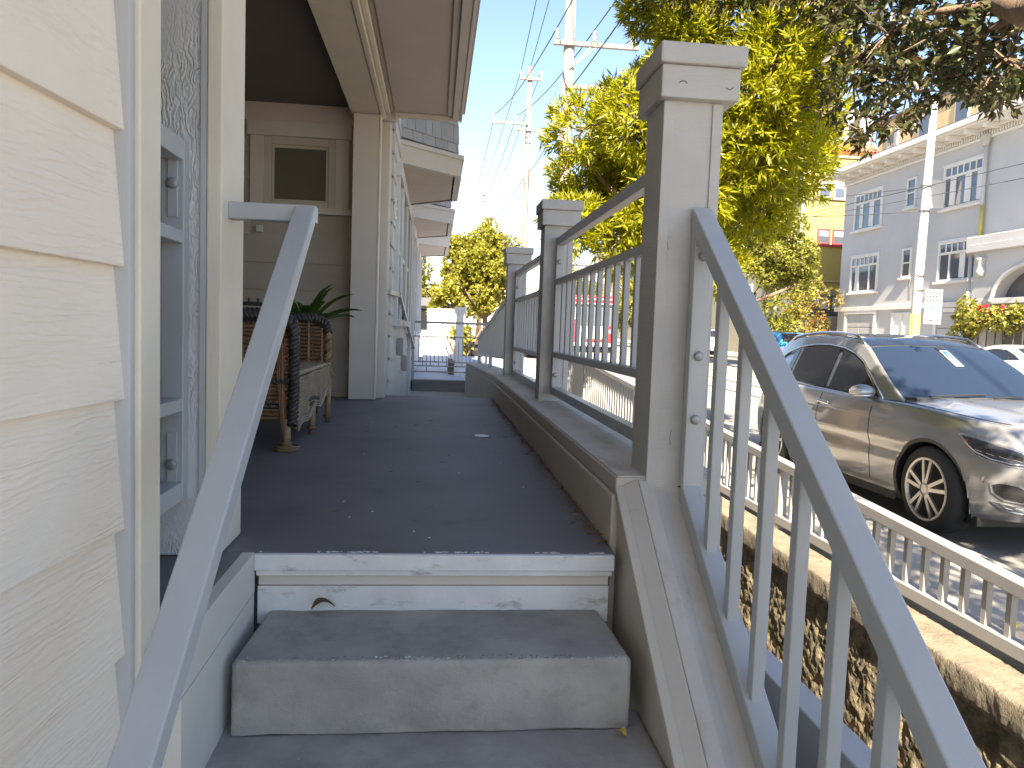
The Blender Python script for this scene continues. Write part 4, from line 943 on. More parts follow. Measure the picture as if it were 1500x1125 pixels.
        shellpatch([(N/2-20, .22), (N/2-20, .42), (N/2+20, .42), (N/2+20, .22)], 'rear_bumper', 'black', 1, .010)
    return car
def nearest_side(ex, ey, x, sgn, fx, bx, lt, z):
    # index on the +y half whose outline x equals x at height z (shell() is mirrored by the caller)
    N = len(ex); best = None
    cx = x/lt(z, fx) if x > 0 else x/-lt(z, bx)
    cx = max(-.999, min(.999, cx))
    for i in range(N//2):
        a, b = ex[i], ex[i+1]
        if a >= cx >= b:
            return i+((a-cx)/(a-b) if a != b else 0)
    return N/4
def bpy_merge(ob, d):
    bm = bmesh.new(); bm.from_mesh(ob.data); bmesh.ops.remove_doubles(bm, verts=bm.verts, dist=d); bmesh.ops.recalc_face_normals(bm, faces=bm.faces); bm.to_mesh(ob.data); bm.free()
K['screen'] = glass('windscreen_glass', (0.015, 0.025, 0.042), 0.03, 1.3)
K['roofglass'] = glass('roof_glass', (0.015, 0.018, 0.024), 0.05, 0.9)
H = -math.pi/2
make_car('parked_car', 'silver SUV parked at the near kerb facing us with a parking placard', (5.02, 7.29, R2(7.29)), H, 'carsil', 'cars parked along the street')
make_car('parked_car', 'bright blue hatchback parked across the street seen from behind', (16.2, 34.5, R2(34)), H+math.pi, 'carblue', 'cars parked along the street', detail=False)
make_car('parked_car', 'white car across the street partly behind the stair balusters', (15.3, 43, R2(42)), H+math.pi, 'carwhite', 'cars parked along the street', detail=False, suv=True)
make_car('parked_car', 'white saloon at the right edge behind the silver SUV', (16.15, 19.7, R2(20)), H+math.pi, 'carwhite', 'cars parked along the street', detail=False, suv=False)
make_car('parked_car', 'charcoal car at the near kerb far down the street', (5.0, 36, R2(36)), H, 'cardark', 'cars parked along the street', detail=False)
# ================================================================== TRAM
def tram(loc):
    t = thing('streetcar', 'red and white streetcar coming down the middle of the street', 'streetcar', loc)
    x0, y0, z0 = loc
    def bx(a, b, c, d, e, f, nm, mt, par=t, bv=.05): return MB().box(x0+a, x0+b, y0+c, y0+d, z0+e, z0+f).build(nm, mt, par, bevel=bv)
    bx(-1.32, 1.32, 0, 20, .35, 3.15, 'body', 'tramw', bv=.12); bx(-1.25, 1.25, .3, 19.7, 3.16, 3.35, 'roof', 'tramr', bv=.08)
    bx(-1.335, 1.335, -.02, 20.02, 2.86, 3.1, 'roof_band', 'tramr'); 
    wsn = bx(-1.12, 1.12, -.035, .05, 1.55, 2.60, 'windscreen', 'gblue', bv=.03)
    bx(-1.36, -.78, -.03, .4, .55, 1.95, 'corner_panel', 'tramr', bv=.1); bx(.78, 1.36, -.03, .4, .55, 1.95, 'corner_panel', 'tramr', bv=.1)
    bx(-.76, .76, -.05, .05, .62, .82, 'bumper', 'tramr'); bx(-1.2, 1.2, -.045, .02, 2.63, 2.82, 'destination_board', 'black')
    for x in (-.95, .95): MB().lathe([(0, -.06), (.11, -.05), (.13, 0)], (x0+x, y0-.03, z0+1.25), 'y', 16).build('headlight', 'lampc', t)
    bx(-1.2, 1.2, .3, 19.6, .1, .34, 'skirt', 'black')
    for k in range(8):
        bx(-1.345, -1.30, 1.2+k*2.3, 3.1+k*2.3, 1.6, 2.6, 'side_window', 'gdark', bv=.02)
    MB().tube([(x0, y0+6, z0+3.36), (x0, y0+7.5, z0+4.3), (x0, y0+6.2, z0+5.2)], .04).build('pantograph', 'black', t)
    bx(-.9, .9, 6.1, 6.25, 5.2, 5.26, 'contact_bar', 'black') if False else None
tram((9.15, 43, R2(43)-.0))
# ================================================================== SETTEE AND PLANT
se = thing('wicker_settee', 'old brown wicker settee with dark braided edges on the porch', 'settee', (-1.15, 4.75, 0))
def weave(x0, x1, y0, y1, z0, z1, axis, name, mt, nh=None, cell=.022, par=se, zfun=None, wob=.004):
    # woven panel: rows of horizontal strands wavering over vertical stakes; one mesh per panel
    mb = MB(); 
    if axis == 'y':  L = y1-y0
    else: L = x1-x0
    rows = int((z1-z0)/cell); nst = max(3, int(L/.045))
    for r in range(rows):
        z = z0+(r+.5)*cell; P = []; m_ = nst*2
        for i in range(m_+1):
            t = i/m_; o = wob*(1 if (i//1+r) % 2 else -1); zz = z+random.uniform(-.0015, .0015)
            if zfun: zz = z0+(zfun(t)-z0)*0+zz
            P.append((x0+o, y0+L*t, zz) if axis == 'y' else (x0+L*t, y0+o, zz))
        mb.tube(P, cell*.46, 4, False)
    for i in range(nst+1):
        t = i/nst
        a = (x0, y0+L*t, z0) if axis == 'y' else (x0+L*t, y0, z0); b = (a[0], a[1], z1); mb.tube([a, b], .006, 4)
    o = mb.build(name, mt, par, smooth=True); return o
def braid(pts, r, name, mts=('wickerd',), par=se, strands=3, pitch=.07):
    pts = [Vector(p) for p in pts]; L = [0]
    for a, b in zip(pts, pts[1:]): L.append(L[-1]+(b-a).length)
    n = max(8, int(L[-1]/.012))
    for s in range(strands):
        P = []
        for i in range(n+1):
            d = L[-1]*i/n; k = max(j for j in range(len(L)) if L[j] <= d+1e-9); k = min(k, len(pts)-2); f = (d-L[k])/(L[k+1]-L[k]); p = pts[k].lerp(pts[k+1], f); t = (pts[k+1]-pts[k]).normalized()
            u = t.cross(Vector((.3, .5, .8))).normalized(); v = t.cross(u); ph = 2*math.pi*(d/pitch+s/strands); P.append(p+u*r*math.cos(ph)+v*r*math.sin(ph))
        MB().tube(P, r*.85, 5).build(name, mts[s % len(mts)], par, smooth=True)
XF_, XB_ = -.74, -1.50; YN, YF = 4.06, 5.32
# near arm: outer side panel
weave(XB_, XF_-.03, YN, YN, .16, .36, 'x', 'arm_panel', 'wicker'); weave(XB_, XF_-.03, YN-.003, YN-.003, .22, .27, 'x', 'dark_band', 'wickerd'); weave(XB_, XF_-.03, YN, YN, .38, .68, 'x', 'arm_panel', 'wicker')
braid([(XB_, YN-.01, .37), (XF_-.02, YN-.01, .37)], .010, 'arm_braid')
# far arm (inner face seen) and top braids
weave(XB_, XF_-.01, YF, YF, .30, .70, 'x', 'arm_panel', 'wicker', cell=.026)
for t in np.linspace(.0, .95, 9): MB().tube([(XB_+(XF_-XB_)*t, YF-.014, .3), (XB_+(XF_-XB_)*t, YF-.014, .70)], .008, 5).build('stake', 'cane', se)
for yy in (YN, YF):
    braid([(XB_, yy, .715), (XF_-.08, yy, .715), (XF_-.015, yy, .68), (XF_, yy, .62)], .022, 'arm_edge_braid')
braid([(XF_, YN, .63), (XF_+.004, YN, .36), (XF_-.004, YN, .14)], .019, 'front_post_braid'); [MB().tube([(XF_-.045-.011*k, YN-.012, .60-.03*k), (XF_-.050-.009*k+random.uniform(-.004, .004), YN-.016, .4), (XF_-.040-.008*k, YN-.014, .22), (XF_-.03-.004*k, YN-.012, .03)], .0055, 6).build('post_cane', ('red', 'cane', 'red', 'wicker')[k], se, smooth=True) for k in range(4)]
braid([(XF_, YF, .62), (XF_, YF, .28)], .016, 'front_post_braid', ('cane', 'wicker', 'cane')); MB().tube([(XF_+.01, YF+.01, .42), (XF_+.03, YF+.01, .34), (XF_+.06, YF+.01, .31)], .005, 5).build('loose_cane', 'cane', se)
# seat apron: pale woven skirt with scalloped lower edge
mb = MB(); rows = 22; seg = 90
for r in range(rows):
    P = []
    for i in range(seg+1):
        t = i/seg; zb = .115+.05*math.sin(t*math.pi*1.0)+.016*math.sin(t*17)+(.11*t**3); zt_ = .405; f = r/(rows-1); z = zb+(zt_-zb)*f
        P.append((XF_+.012+.006*(1 if (i+r) % 2 else -1)-.03*(f > .93), YN+.03+(YF-YN-.03)*t, z))
    mb.tube(P, .0062, 4, False)
mb.build('seat_skirt', 'wickerl', se, smooth=True)
for k, mt in enumerate(('cane', 'wickerl', 'wickerl')):
    P = [(XF_+.022, YN+.03+(YF-YN-.03)*i/60, .100+.014*k+.05*math.sin(i/60*math.pi)+.016*math.sin(i/60*17)+(.11*(i/60)**3)) for i in range(61)]; MB().tube(P, .006, 5).build('skirt_edge', mt, se, smooth=True)
P = MB()
for i in range(60):
    t = i/59; y = YN+.05+(YF-YN-.1)*t
    for k in range(3):
        if .3 < t < .62 and k < 2: P.tube([(XF_+.021, y, .17+.03*k+.03*math.sin(t*5)), (XF_+.021, y+.016, .185+.03*k+.03*math.sin(t*5))], .005, 4)
P.build('skirt_dark_pattern', 'wickerd', se)
MB().box(XB_, XF_+.005, YN+.02, YF-.02, .385, .415).build('seat', 'wickerl', se, bevel=.012)
# back with a raised peak
nb = 46; mb = MB()
for i in range(nb):
    z = .42+i*.021; hw_ = (YF-YN)/2*(1.0 if z < .78 else max(.05, 1-(z-.78)/.62)); c = (YN+YF)/2
    P = [(XB_+.005*((i+j) % 2)-.08*(z-.4), c-hw_+2*hw_*j/40, z) for j in range(41)]; mb.tube(P, .0095, 4, False)
mb.build('backrest', 'wicker', se, smooth=True)
braid([(XB_-.02, YN, .72), (XB_-.03, YN, .80), (XB_-.08, (YN+YF)/2, 1.38), (XB_-.03, YF, .80), (XB_-.02, YF, .72)], .02, 'back_edge_braid')
weave(XF_-.70, XF_-.04, YN-.02, YN-.02, .76, .80, 'x', 'arm_top_band', 'wickerd')
for (x, y, r, hgt) in ((XF_-.03, YN+.0, .022, .17), (XF_-.0, (YN+YF)/2, .022, .18), (XF_+.01, YF-.02, .022, .30), (XB_, YN, .022, .3), (XB_, YF, .022, .3)):
    MB().tube([(x, y, 0.0), (x, y, hgt)], [r*.9, r], 10).build('leg', 'cane', se, smooth=True)
    f = MB().lathe([(r+.004, .03), (r+.008, .04), (r+.004, .05)], (x, y, 0), 'z', 12); f.build('leg_ring', 'wicker', se, smooth=True)
MB().lathe([(.0, .022), (.035, .024), (.058, .018), (.064, .010), (.058, .0), (0, .0)], (XF_-.03, YN, 0.001), 'z', 24).build('foot', 'cane', se, smooth=True)
MB().lathe([(.060, .012), (.070, .018), (.060, .025)], (XF_-.03, YN, 0.001), 'z', 24).build('foot_ring', 'wicker', se, smooth=True)
def plant(name, label, c, z0, n, ln, pr, mt, parent_pot=True, spread=.75, cat='plant'):
    p = thing(name, label, cat, (c[0], c[1], 0))
    MB().lathe([(0, .0), (pr*.75, .0), (pr, z0*.9), (pr*1.06, z0), (pr*.9, z0), (pr*.88, z0-.04), (0, z0-.04)], (c[0], c[1], 0.0), 'z', 24).build('pot', 'pot', p, smooth=True)
    for i in range(n):
        a = i*2.399+random.uniform(-.3, .3); el = random.uniform(.35, 1.25)*(1 if i % 3 else .8); l = ln*random.uniform(.7, 1.1); wd = .085*random.uniform(.8, 1.2)
        V = []; F = []; d = Vector((math.cos(a), math.sin(a), 0)); sx = Vector((-d.y, d.x, 0)); q = Vector((c[0], c[1], z0-.05))+d*.03; N = 10; e = el+.35
        for k in range(N):
            t = k/(N-1); wv = wd*(math.sin(math.pi*min(1, .12+t*.88))**.7)/2*(1 if k < N-1 else 0)
            up = Vector((0, 0, wv*.6)); V += [q-sx*wv+up, q, q+sx*wv+up]; e -= spread*.16*(1+t); q = q+(d*math.cos(e)+Vector((0, 0, math.sin(e))))*l/(N-1)
        for k in range(N-1):
            for j in (0, 1): F.append((3*k+j, 3*k+j+1, 3*k+j+4, 3*k+j+3))
        MB().add(V, F).build('leaf', mt, p, smooth=True)
    return p
plant('potted_plant', 'potted plant with broad green sword leaves behind the settee arm', (-.98, 5.80), .66, 20, .44, .14, 'sword', spread=.42)
pf = thing('flower', 'small yellow flower showing beside the settee back', 'flower', (-1.52, 5.9, 0))
MB().tube([(-1.52, 5.9, .0), (-1.53, 5.9, .5), (-1.52, 5.9, .90)], .008, 6).build('stem', 'twig', pf)
for k in range(6): leaves('petal', [(-1.52, 5.9, .90)], [(math.cos(k*1.05), math.sin(k*1.05), .7)], [(-math.sin(k*1.05), math.cos(k*1.05), 0)], [.07], [.05], 'yfl', pf)
# ================================================================== TREES
def whorls(blobs, per_m2, k, ln, wd, seed, droop_axis=0.0, ang=(25, 75), shell_=(.72, 1.06), flat=1.0):
    rg = np.random.default_rng(seed); P = []; D = []; Sd = []; L = []; W = []
    for (cx, cy, cz, r) in blobs:
        n = max(4, int(per_m2*4*math.pi*r*r)); u = rg.normal(size=(n, 3)); u /= np.linalg.norm(u, axis=1)[:, None]
        rr = r*rg.uniform(*shell_, n)*(1+.18*np.sin(3*u[:, 0]*2+cx*5)*np.cos(3*u[:, 2]*2+cz*3)); pos = np.array([cx, cy, cz])+u*rr[:, None]*np.array([1, 1, flat])
        ax = u+np.array([0, 0, droop_axis])+rg.normal(size=(n, 3))*.35; ax /= np.linalg.norm(ax, axis=1)[:, None]
        for j in range(k):
            t = rg.normal(size=(n, 3)); t -= ax*np.sum(t*ax, 1)[:, None]; t /= np.linalg.norm(t, axis=1)[:, None]
            th = np.radians(rg.uniform(*ang, n))[:, None]; d = ax*np.cos(th)+t*np.sin(th)
            P.append(pos-ax*(rg.uniform(0, .06, n)[:, None])); D.append(d); Sd.append(np.cross(d, ax)); L.append(ln*rg.uniform(.6, 1.15, n)); W.append(wd*rg.uniform(.75, 1.2, n))
    return [np.concatenate(q) for q in (P, D, Sd, L, W)]
CAMM = np.array([[*RX], [*UP], [*BK]])
def inview(P):
    q = (P-np.array([0, 0, .68]))@CAMM.T; z = -q[:, 2]; return (z > .3) & (np.abs(q[:, 0]) < z*.69) & (np.abs(q[:, 1]) < z*.52)
def tree(name, label, base, blobs, trunk, limbs, mt, per, k, ln, wd, seed, group='street trees', single=0, r0=.16, barkm='bark', twigs=True, **kw):
    t = thing(name, label, 'tree', base, group)
    if trunk: MB().tube(trunk, [r0*(1-.45*i/(len(trunk)-1)) for i in range(len(trunk))], 14).build('trunk', barkm, t, smooth=True)
    for lb in limbs: MB().tube(lb[0], [lb[1]*(1-.6*i/(len(lb[0])-1)) for i in range(len(lb[0]))], 8).build('limb', barkm, t, smooth=True)
    if twigs:
        tw = MB(); rg = random.Random(seed)
        for (cx, cy, cz, r) in blobs:
            for _ in range(int(5+10*r)):
                v = Vector((rg.gauss(0, 1), rg.gauss(0, 1), rg.gauss(0, .8))).normalized()*r; c = Vector((cx, cy, cz)); mid = c+v*.5+Vector((0, 0, rg.uniform(-.1, .1)*r)); tw.tube([c, mid, c+v*.95], [.010, .007, .003], 4, False)
        o = tw.build('twigs', 'twig', t); o['kind'] = 'stuff'
    P, D, Sd, L, W = whorls(blobs, per, k, ln, wd, seed, **kw)
    if single:
        vis = inview(P); dist = np.linalg.norm(P-np.array([0, 0, .68]), axis=1); dist[~vis] = 1e9
        idx = np.argsort(dist/(L+1e-6))[:single]; keep = np.ones(len(P), bool); keep[idx] = False
        me = None
        for q in idx:
            d = Vector(D[q]).normalized(); s_ = Vector(Sd[q]); s_ = (s_-d*s_.dot(d)).normalized(); nn = d.cross(s_)
            if me is None:
                l0 = leaves('leaf', [(0, 0, 0)], [(1, 0, 0)], [(0, 1, 0)], [1.0], [wd/ln], mt, t, local=True); me = l0.data; ob = l0
            else:
                ob = bpy.data.objects.new('leaf', me); COL.objects.link(ob); ob.parent = t
            Mx = Matrix.Identity(4)
            for i in range(3): Mx[i][0], Mx[i][1], Mx[i][2], Mx[i][3] = d[i]*L[q], s_[i]*L[q], nn[i]*L[q], P[q][i]-base[i]
            ob.matrix_local = Mx
        P, D, Sd, L, W = P[keep], D[keep], Sd[keep], L[keep], W[keep]
    leaves('crown', P, D, Sd, L, W, mt, t, kind='stuff')
    return t
rg = random.Random(3)
# T1: the big bright tree on the near pavement
b1 = []
C1 = Vector((3.0, 8.7, 3.5))
for i in range(95):
    v = Vector((rg.gauss(0, 1), rg.gauss(0, 1), rg.gauss(0, 1))).normalized(); f = rg.uniform(.55, 1.0)
    p = C1+Vector((v.x*1.75*f, v.y*1.75*f, v.z*2.3*f)); r = rg.uniform(.26, .52)
    b1.append((p.x, p.y, p.z, r))
def pxy(p):
    v = Vector(p)-Vector((0, 0, .68)); z = -v.dot(BK); return 750+1100*v.dot(RX)/z, 562.5-1100*v.dot(UP)/z, 1100/z
b1 += [(1.55, 8.3, 2.9, .42), (1.35, 8.4, 2.4, .38), (1.45, 8.2, 1.85, .35), (2.0, 8.0, 1.75, .4), (2.3, 8.0, 4.7, .5), (2.5, 8.2, 5.3, .6), (4.3, 8.8, 4.3, .5), (4.4, 9, 3.3, .45), (4.25, 8.6, 2.4, .4), (3.0, 8.2, 1.5, .4), (3.7, 8.5, 1.7, .45), (2.6, 8.4, 6.0, .6), (3.6, 8.6, 5.8, .6), (4.6, 8.5, 5.2, .55)]
def keep1(b):
    x, y, k_ = pxy(b[:3]); lim = float(np.interp(y, [-200, 0, 60, 90, 115, 140, 190, 330, 420], [880, 890, 905, 895, 850, 805, 785, 775, 800])); return x-b[3]*k_*.95 > lim and x+b[3]*k_*.85 < float(np.interp(y, [0, 180, 230, 300, 340, 430], [1270, 1250, 1225, 1190, 1120, 1070]))
b1 = [b for b in b1 if keep1(b)]
tree('street_tree', 'bright tree with long narrow leaves behind the nearest pillar', (3.0, 8.9, -.77), b1,
     [(3.0, 8.9, -.8), (2.97, 8.9, .4), (3.05, 8.85, 1.4), (3.0, 8.8, 2.6), (3.1, 8.8, 4.2)],
     [([(3.0, 8.9, 1.2), (2.3, 8.6, 2.0), (1.6, 8.4, 2.6)], .06), ([(3.05, 8.85, 1.5), (3.8, 8.8, 2.4), (4.4, 8.9, 3.4)], .06), ([(3.0, 8.8, 2.4), (2.5, 8.5, 3.6), (2.3, 8.2, 4.8)], .05), ([(3.05, 8.8, 3), (3.9, 8.7, 4.4), (4.5, 8.6, 5.2)], .05), ([(3, 8.85, 1.4), (3.0, 8.3, 1.7), (2.9, 8.0, 2.0)], .04)],
     'leafT1', 84, 8, .14, .023, 11, single=300, droop_axis=.15, ang=(25, 80))
# T2: across the street
b2 = []
for i in range(64):
    v = Vector((rg.gauss(0, 1), rg.gauss(0, 1), rg.gauss(0, 1))).normalized(); f = rg.uniform(.4, 1)
    p = Vector((14.2, 31, 5.2))+Vector((v.x*2.3*f, v.y*2.0*f, v.z*2.2*f)); b2.append((p.x, p.y, p.z, rg.uniform(.4, .75)))
b2 += [(15.6, 30.5, 3.1, .5), (15.3, 30.2, 2.7, .5), (15.0, 30, 4.0, .6)]
b2 = [b for b in b2 if pxy(b[:3])[0]+b[3]*pxy(b[:3])[2]*.9 < float(np.interp(pxy(b[:3])[1], [250, 330, 380, 420, 480], [1150, 1185, 1205, 1200, 1170]))]
tree('street_tree', 'small leaved tree with crooked reddish trunk across the street', (13.4, 31, -.47), b2, [(13.2, 31, -.5), (13.1, 31, 1.2), (13.3, 31, 2.2), (13.9, 31, 3.4), (14.2, 31, 5)],
     [([(13.3, 31, 2.2), (14.4, 30.6, 2.7), (15.6, 30.4, 3.4)], .10), ([(13.2, 31, 2.0), (12.8, 31, 3.4), (12.6, 31, 4.6)], .09), ([(13.9, 31, 3.4), (14.6, 31, 4.6), (15.2, 31, 5.4)], .08)], 'leafT2', 26, 5, .15, .085, 12, r0=.2, ang=(30, 85))
# T3: far left
b3 = []
for i in range(80):
    v = Vector((rg.gauss(0, 1), rg.gauss(0, 1), rg.gauss(0, 1))).normalized(); f = rg.uniform(.45, 1)
    p = Vector((2.35, 40, 4.1))+Vector((v.x*1.9*f, v.y*1.9*f, v.z*2.1*f)); b3.append((p.x, p.y, p.z, rg.uniform(.35, .65)))
tree('street_tree', 'round yellow green tree far beyond the metal gate', (2.6, 40, -.4), b3, [(2.7, 40, -.4), (2.6, 40, 1.3), (2.4, 40, 2.6), (2.3, 40, 4)],
     [([(2.6, 40, 1.3), (1.8, 39.8, 2.3), (1.2, 39.6, 3.2)], .09), ([(2.6, 40, 1.2), (3.2, 39.8, 2.4), (3.6, 39.8, 3.4)], .09)], 'leafT3', 30, 5, .17, .10, 13, r0=.17, ang=(30, 85))
# T5: small yellow tree seen between balusters, and one farther
def small_tree(x, y, r, label, seed, mt='leafT3', zc=2.6):
    q = random.Random(seed); bl = []
    for i in range(26):
        v = Vector((q.gauss(0, 1), q.gauss(0, 1), q.gauss(0, 1))).normalized(); f = q.uniform(.4, 1); bl.append((x+v.x*r*f, y+v.y*r*f, zc+v.z*r*1.2*f, q.uniform(.35, .6)*r/1.3))
    z = R2(y)
    tree('street_tree', label, (x, y, z), bl, [(x, y, z), (x+.05, y, zc-1), (x, y, zc)], [([(x, y, zc-1.2), (x+.5, y, zc-.2), (x+.8, y, zc+.4)], .06), ([(x, y, zc-1.2), (x-.5, y, zc-.2), (x-.8, y, zc+.5)], .06)], mt, 22, 5, .2, .11, seed, r0=.13, twigs=False, ang=(30, 85))
small_tree(14.9, 56, 1.7, 'small round yellow tree beyond the streetcar', 21)
small_tree(3.2, 58, 2.2, 'distant tree behind the far yellow green tree', 22, 'leafT2', 4.6)
small_tree(-1.6, 44, 1.6, 'dark green bush tree beside the distant dark roofed house', 23, 'leafT2', 2.6)
small_tree(1.05, 30, .45, 'small bright shrub beyond the far white pillar', 24, 'leafT3', .35)
small_tree(.45, 36.5, .8, 'yellow green bush overhanging the low dark roofed house', 26, 'leafT3', 2.0)
small_tree(13.6, 70, 2.4, 'pale tree far up the street past the streetcar', 25, 'leafT2', 4.0)
# T4: overhanging dark leaved tree
def at(px, py, d):   # point at a distance along a sight line of the photograph
    v = RX*((px-750)/1100)-UP*((py-562.5)/1100)-BK; return Vector((0, 0, .68))+v*d
b4 = []
for (px, py, d, r) in ((1300, 50, 6.2, .5), (1390, 40, 6, .5), (1470, 85, 5.6, .42), (1250, 120, 6.8, .36), (1330, 130, 6.3, .38), (1290, 175, 6.3, .20), (1275, 205, 6.3, .13), (1255, 190, 6.3, .14), (1410, 110, 6, .32), (1215, 20, 7, .42), (1180, -30, 7, .5), (1500, 40, 5.4, .4), (1450, -20, 5.8, .5), (1340, -30, 6.2, .5), (1250, -60, 6.5, .5), (1540, 110, 5.6, .35), (1360, 90, 6.8, .4), (1270, 70, 7.2, .4), (1120, -40, 7.4, .5), (1040, -50, 7.2, .45), (980, -60, 7.0, .4), (1440, 135, 6.6, .22)):
    p = at(px, py, d); b4.append((p.x, p.y, p.z, r))
for i in range(22):
    x, y = rg.uniform(1.8, 4.4), rg.uniform(-4.5, 1.5); z = rg.uniform(3.4, 5.0)
    b4.append((x, y, z, rg.uniform(.45, .7)))
tree('street_tree', 'overhanging tree with broad dark leaves at upper right', (3.5, 1.6, -.8), b4, [(3.3, 1.2, -.85), (3.4, 1.3, .8), (3.6, 1.7, 1.9), (3.75, 3.0, 2.35)],
     [([(3.6, 1.7, 1.8), (3.75, 3.6, 2.55), tuple(at(1500, 15, 4.9)), tuple(at(1455, -2, 5.5)), tuple(at(1380, -60, 6.3))], .15), ([tuple(at(1500, 15, 4.9)), tuple(at(1420, 60, 5.8)), tuple(at(1330, 100, 6.4))], .03), ([tuple(at(1460, 5, 5.4)), tuple(at(1350, 20, 6.0)), tuple(at(1260, 80, 6.6)), tuple(at(1270, 190, 6.4))], .03), ([(3.6, 1.7, 1.9), (3.2, .5, 3.2), (2.6, -1.5, 4.6)], .11), ([(3.6, 1.8, 2), (4.4, .5, 3.4), (5, -1, 5)], .1), ([(3.7, 2.6, 2.4), (3.4, 2.6, 3.8), (3.0, 2.4, 5)], .09)],
     'leafT4', 35, 6, .105, .042, 14, r0=.2, single=300, droop_axis=-.35, ang=(20, 85))
# shrub by the far driveway and bougainvillea at the arch
def bush(name, label, base, blobs, mt, per, k, ln, wd, seed, stems, cat='shrub', extra=None):
    t = thing(name, label, cat, base)
    for s in stems: MB().tube(s, [.04, .03, .015][:len(s)], 6).build('stem', 'twig', t, smooth=True)
    P, D, Sd, L, W = whorls(blobs, per, k, ln, wd, seed, ang=(30, 85)); leaves('foliage', P, D, Sd, L, W, mt, t, kind='stuff')
    if extra: 
        P, D, Sd, L, W = whorls(extra[0], 8, 4, .16, .12, seed+1); leaves('flowers', P, D, Sd, L, W, extra[1], t, kind='stuff')
bush('tall_shrub', 'tall russet and green shrub beside the grey apartment building', (19.0, 37.5, -.4), [(19.0+rg.gauss(0, .55), 37.5+rg.gauss(0, .5), .3+i*.16, .5) for i in range(20)], 'leafR', 12, 5, .2, .09, 31, [[(19+dx, 37.5, -.4), (19+dx*1.6, 37.5, 1.4), (19+dx*2.4, 37.5, 3.1)] for dx in (-.4, -.15, .1, .35)])
bush('tall_shrub', 'pale green leafy shrub between the crooked tree and russet shrub', (17.6, 36.5, -.4), [(17.6+rg.gauss(0, .6), 36.5+rg.gauss(0, .5), rg.uniform(.2, 2.6), .5) for i in range(14)], 'leafT2', 16, 5, .2, .1, 32, [[(17.6+dx, 36.5, -.4), (17.6+dx*1.6, 36.5, 1.2)] for dx in (-.3, .1, .3)])
bush('bougainvillea', 'bougainvillea with yellow leaves and red flowers by the arched entrance', (19.6, 25.5, -.5), [(19.6+rg.gauss(0, .25), y_, 1.75+rg.gauss(0, .22), .34) for y_ in np.linspace(23.6, 26.5, 18)]+[(19.6, 26.2, .9, .3), (19.6, 26.3, 1.2, .35)], 'leafB', 34, 5, .15, .09, 33, [[(19.7, 26.2, -.5), (19.6, 26.2, .8), (19.5, 25.6, 1.7)], [(19.7, 25.9, -.5), (19.6, 25.7, .9), (19.6, 24.8, 1.8)]], extra=([(19.4, 25.0, 2.02, .10), (19.4, 24.6, 1.8, .10), (19.4, 24.2, 2.0, .1)], 'redfl'))
# ================================================================== POLES AND WIRES
def upole(x, y, ztop_, r, arms, label):
    t = thing('utility_pole', label, 'utility pole', (x, y, R2(y)), 'utility poles along the street')
    MB().tube([(x, y, R2(y)), (x, y, ztop_*.5), (x, y, ztop_)], [r, r*.92, r*.72], 16).build('pole', 'wood', t, smooth=True)
    for (z, x0, x1, ins) in arms:
        am = MB().box(x0, x1, y-.06-r, y+.06-r, z-.06, z+.06).build('crossarm', 'wood', t, bevel=.01)
        for xi in ins:
            prof = []
            for k in range(5): prof += [(.035, .04+.06*k), (.075, .05+.06*k), (.04, .085+.06*k)]
            MB().lathe([(0, 0.0)]+prof+[(0, .36)], (xi, y-r, z+.06), 'z', 12).build('insulator', 'ceram', am, smooth=True)
        for s in (-1, 1):
            if abs((x1-x0)) > 1.2: MB().tube([(x, y-r, z-.7), (x+s*.6 if x0 < x+s*.6 < x1 else (x0+x1)/2, y-r-.02, z-.06)], .02, 6).build('brace', 'wood', t)
    return t
upole(3.60, 22, 13.5, .185, [(8.9, 3.12, 5.6, (3.22, 4.3, 5.4)), (7.7, 3.5, 5.9, ())], 'nearest wooden utility pole with ribbed insulators rising above the bright tree')
upole(4.55, 40, 14.4, .17, [(13.75, 4.0, 5.15, (4.05, 5.1)), (11.45, 2.55, 4.5, (2.75, 3.9)), (11.15, 3.8, 5.4, ())], 'second wooden utility pole with double crossarms on its left side')
upole(4.40, 75, 15.4, .17, [(13.9, 3.4, 5.5, (3.5, 5.4)), (11.8, 3.2, 5.6, ())], 'farthest pale utility pole near the roofline')
def wire(a, b, sag, r, label, n=18, group='overhead wires'):
    a = Vector(a); b = Vector(b); P = [a.lerp(b, i/n)-Vector((0, 0, sag*4*(i/n)*(1-i/n))) for i in range(n+1)]
    o = MB().tube(P, r, 5).build('overhead_wire', 'wire', smooth=True); tag(o, label, 'wire', group)
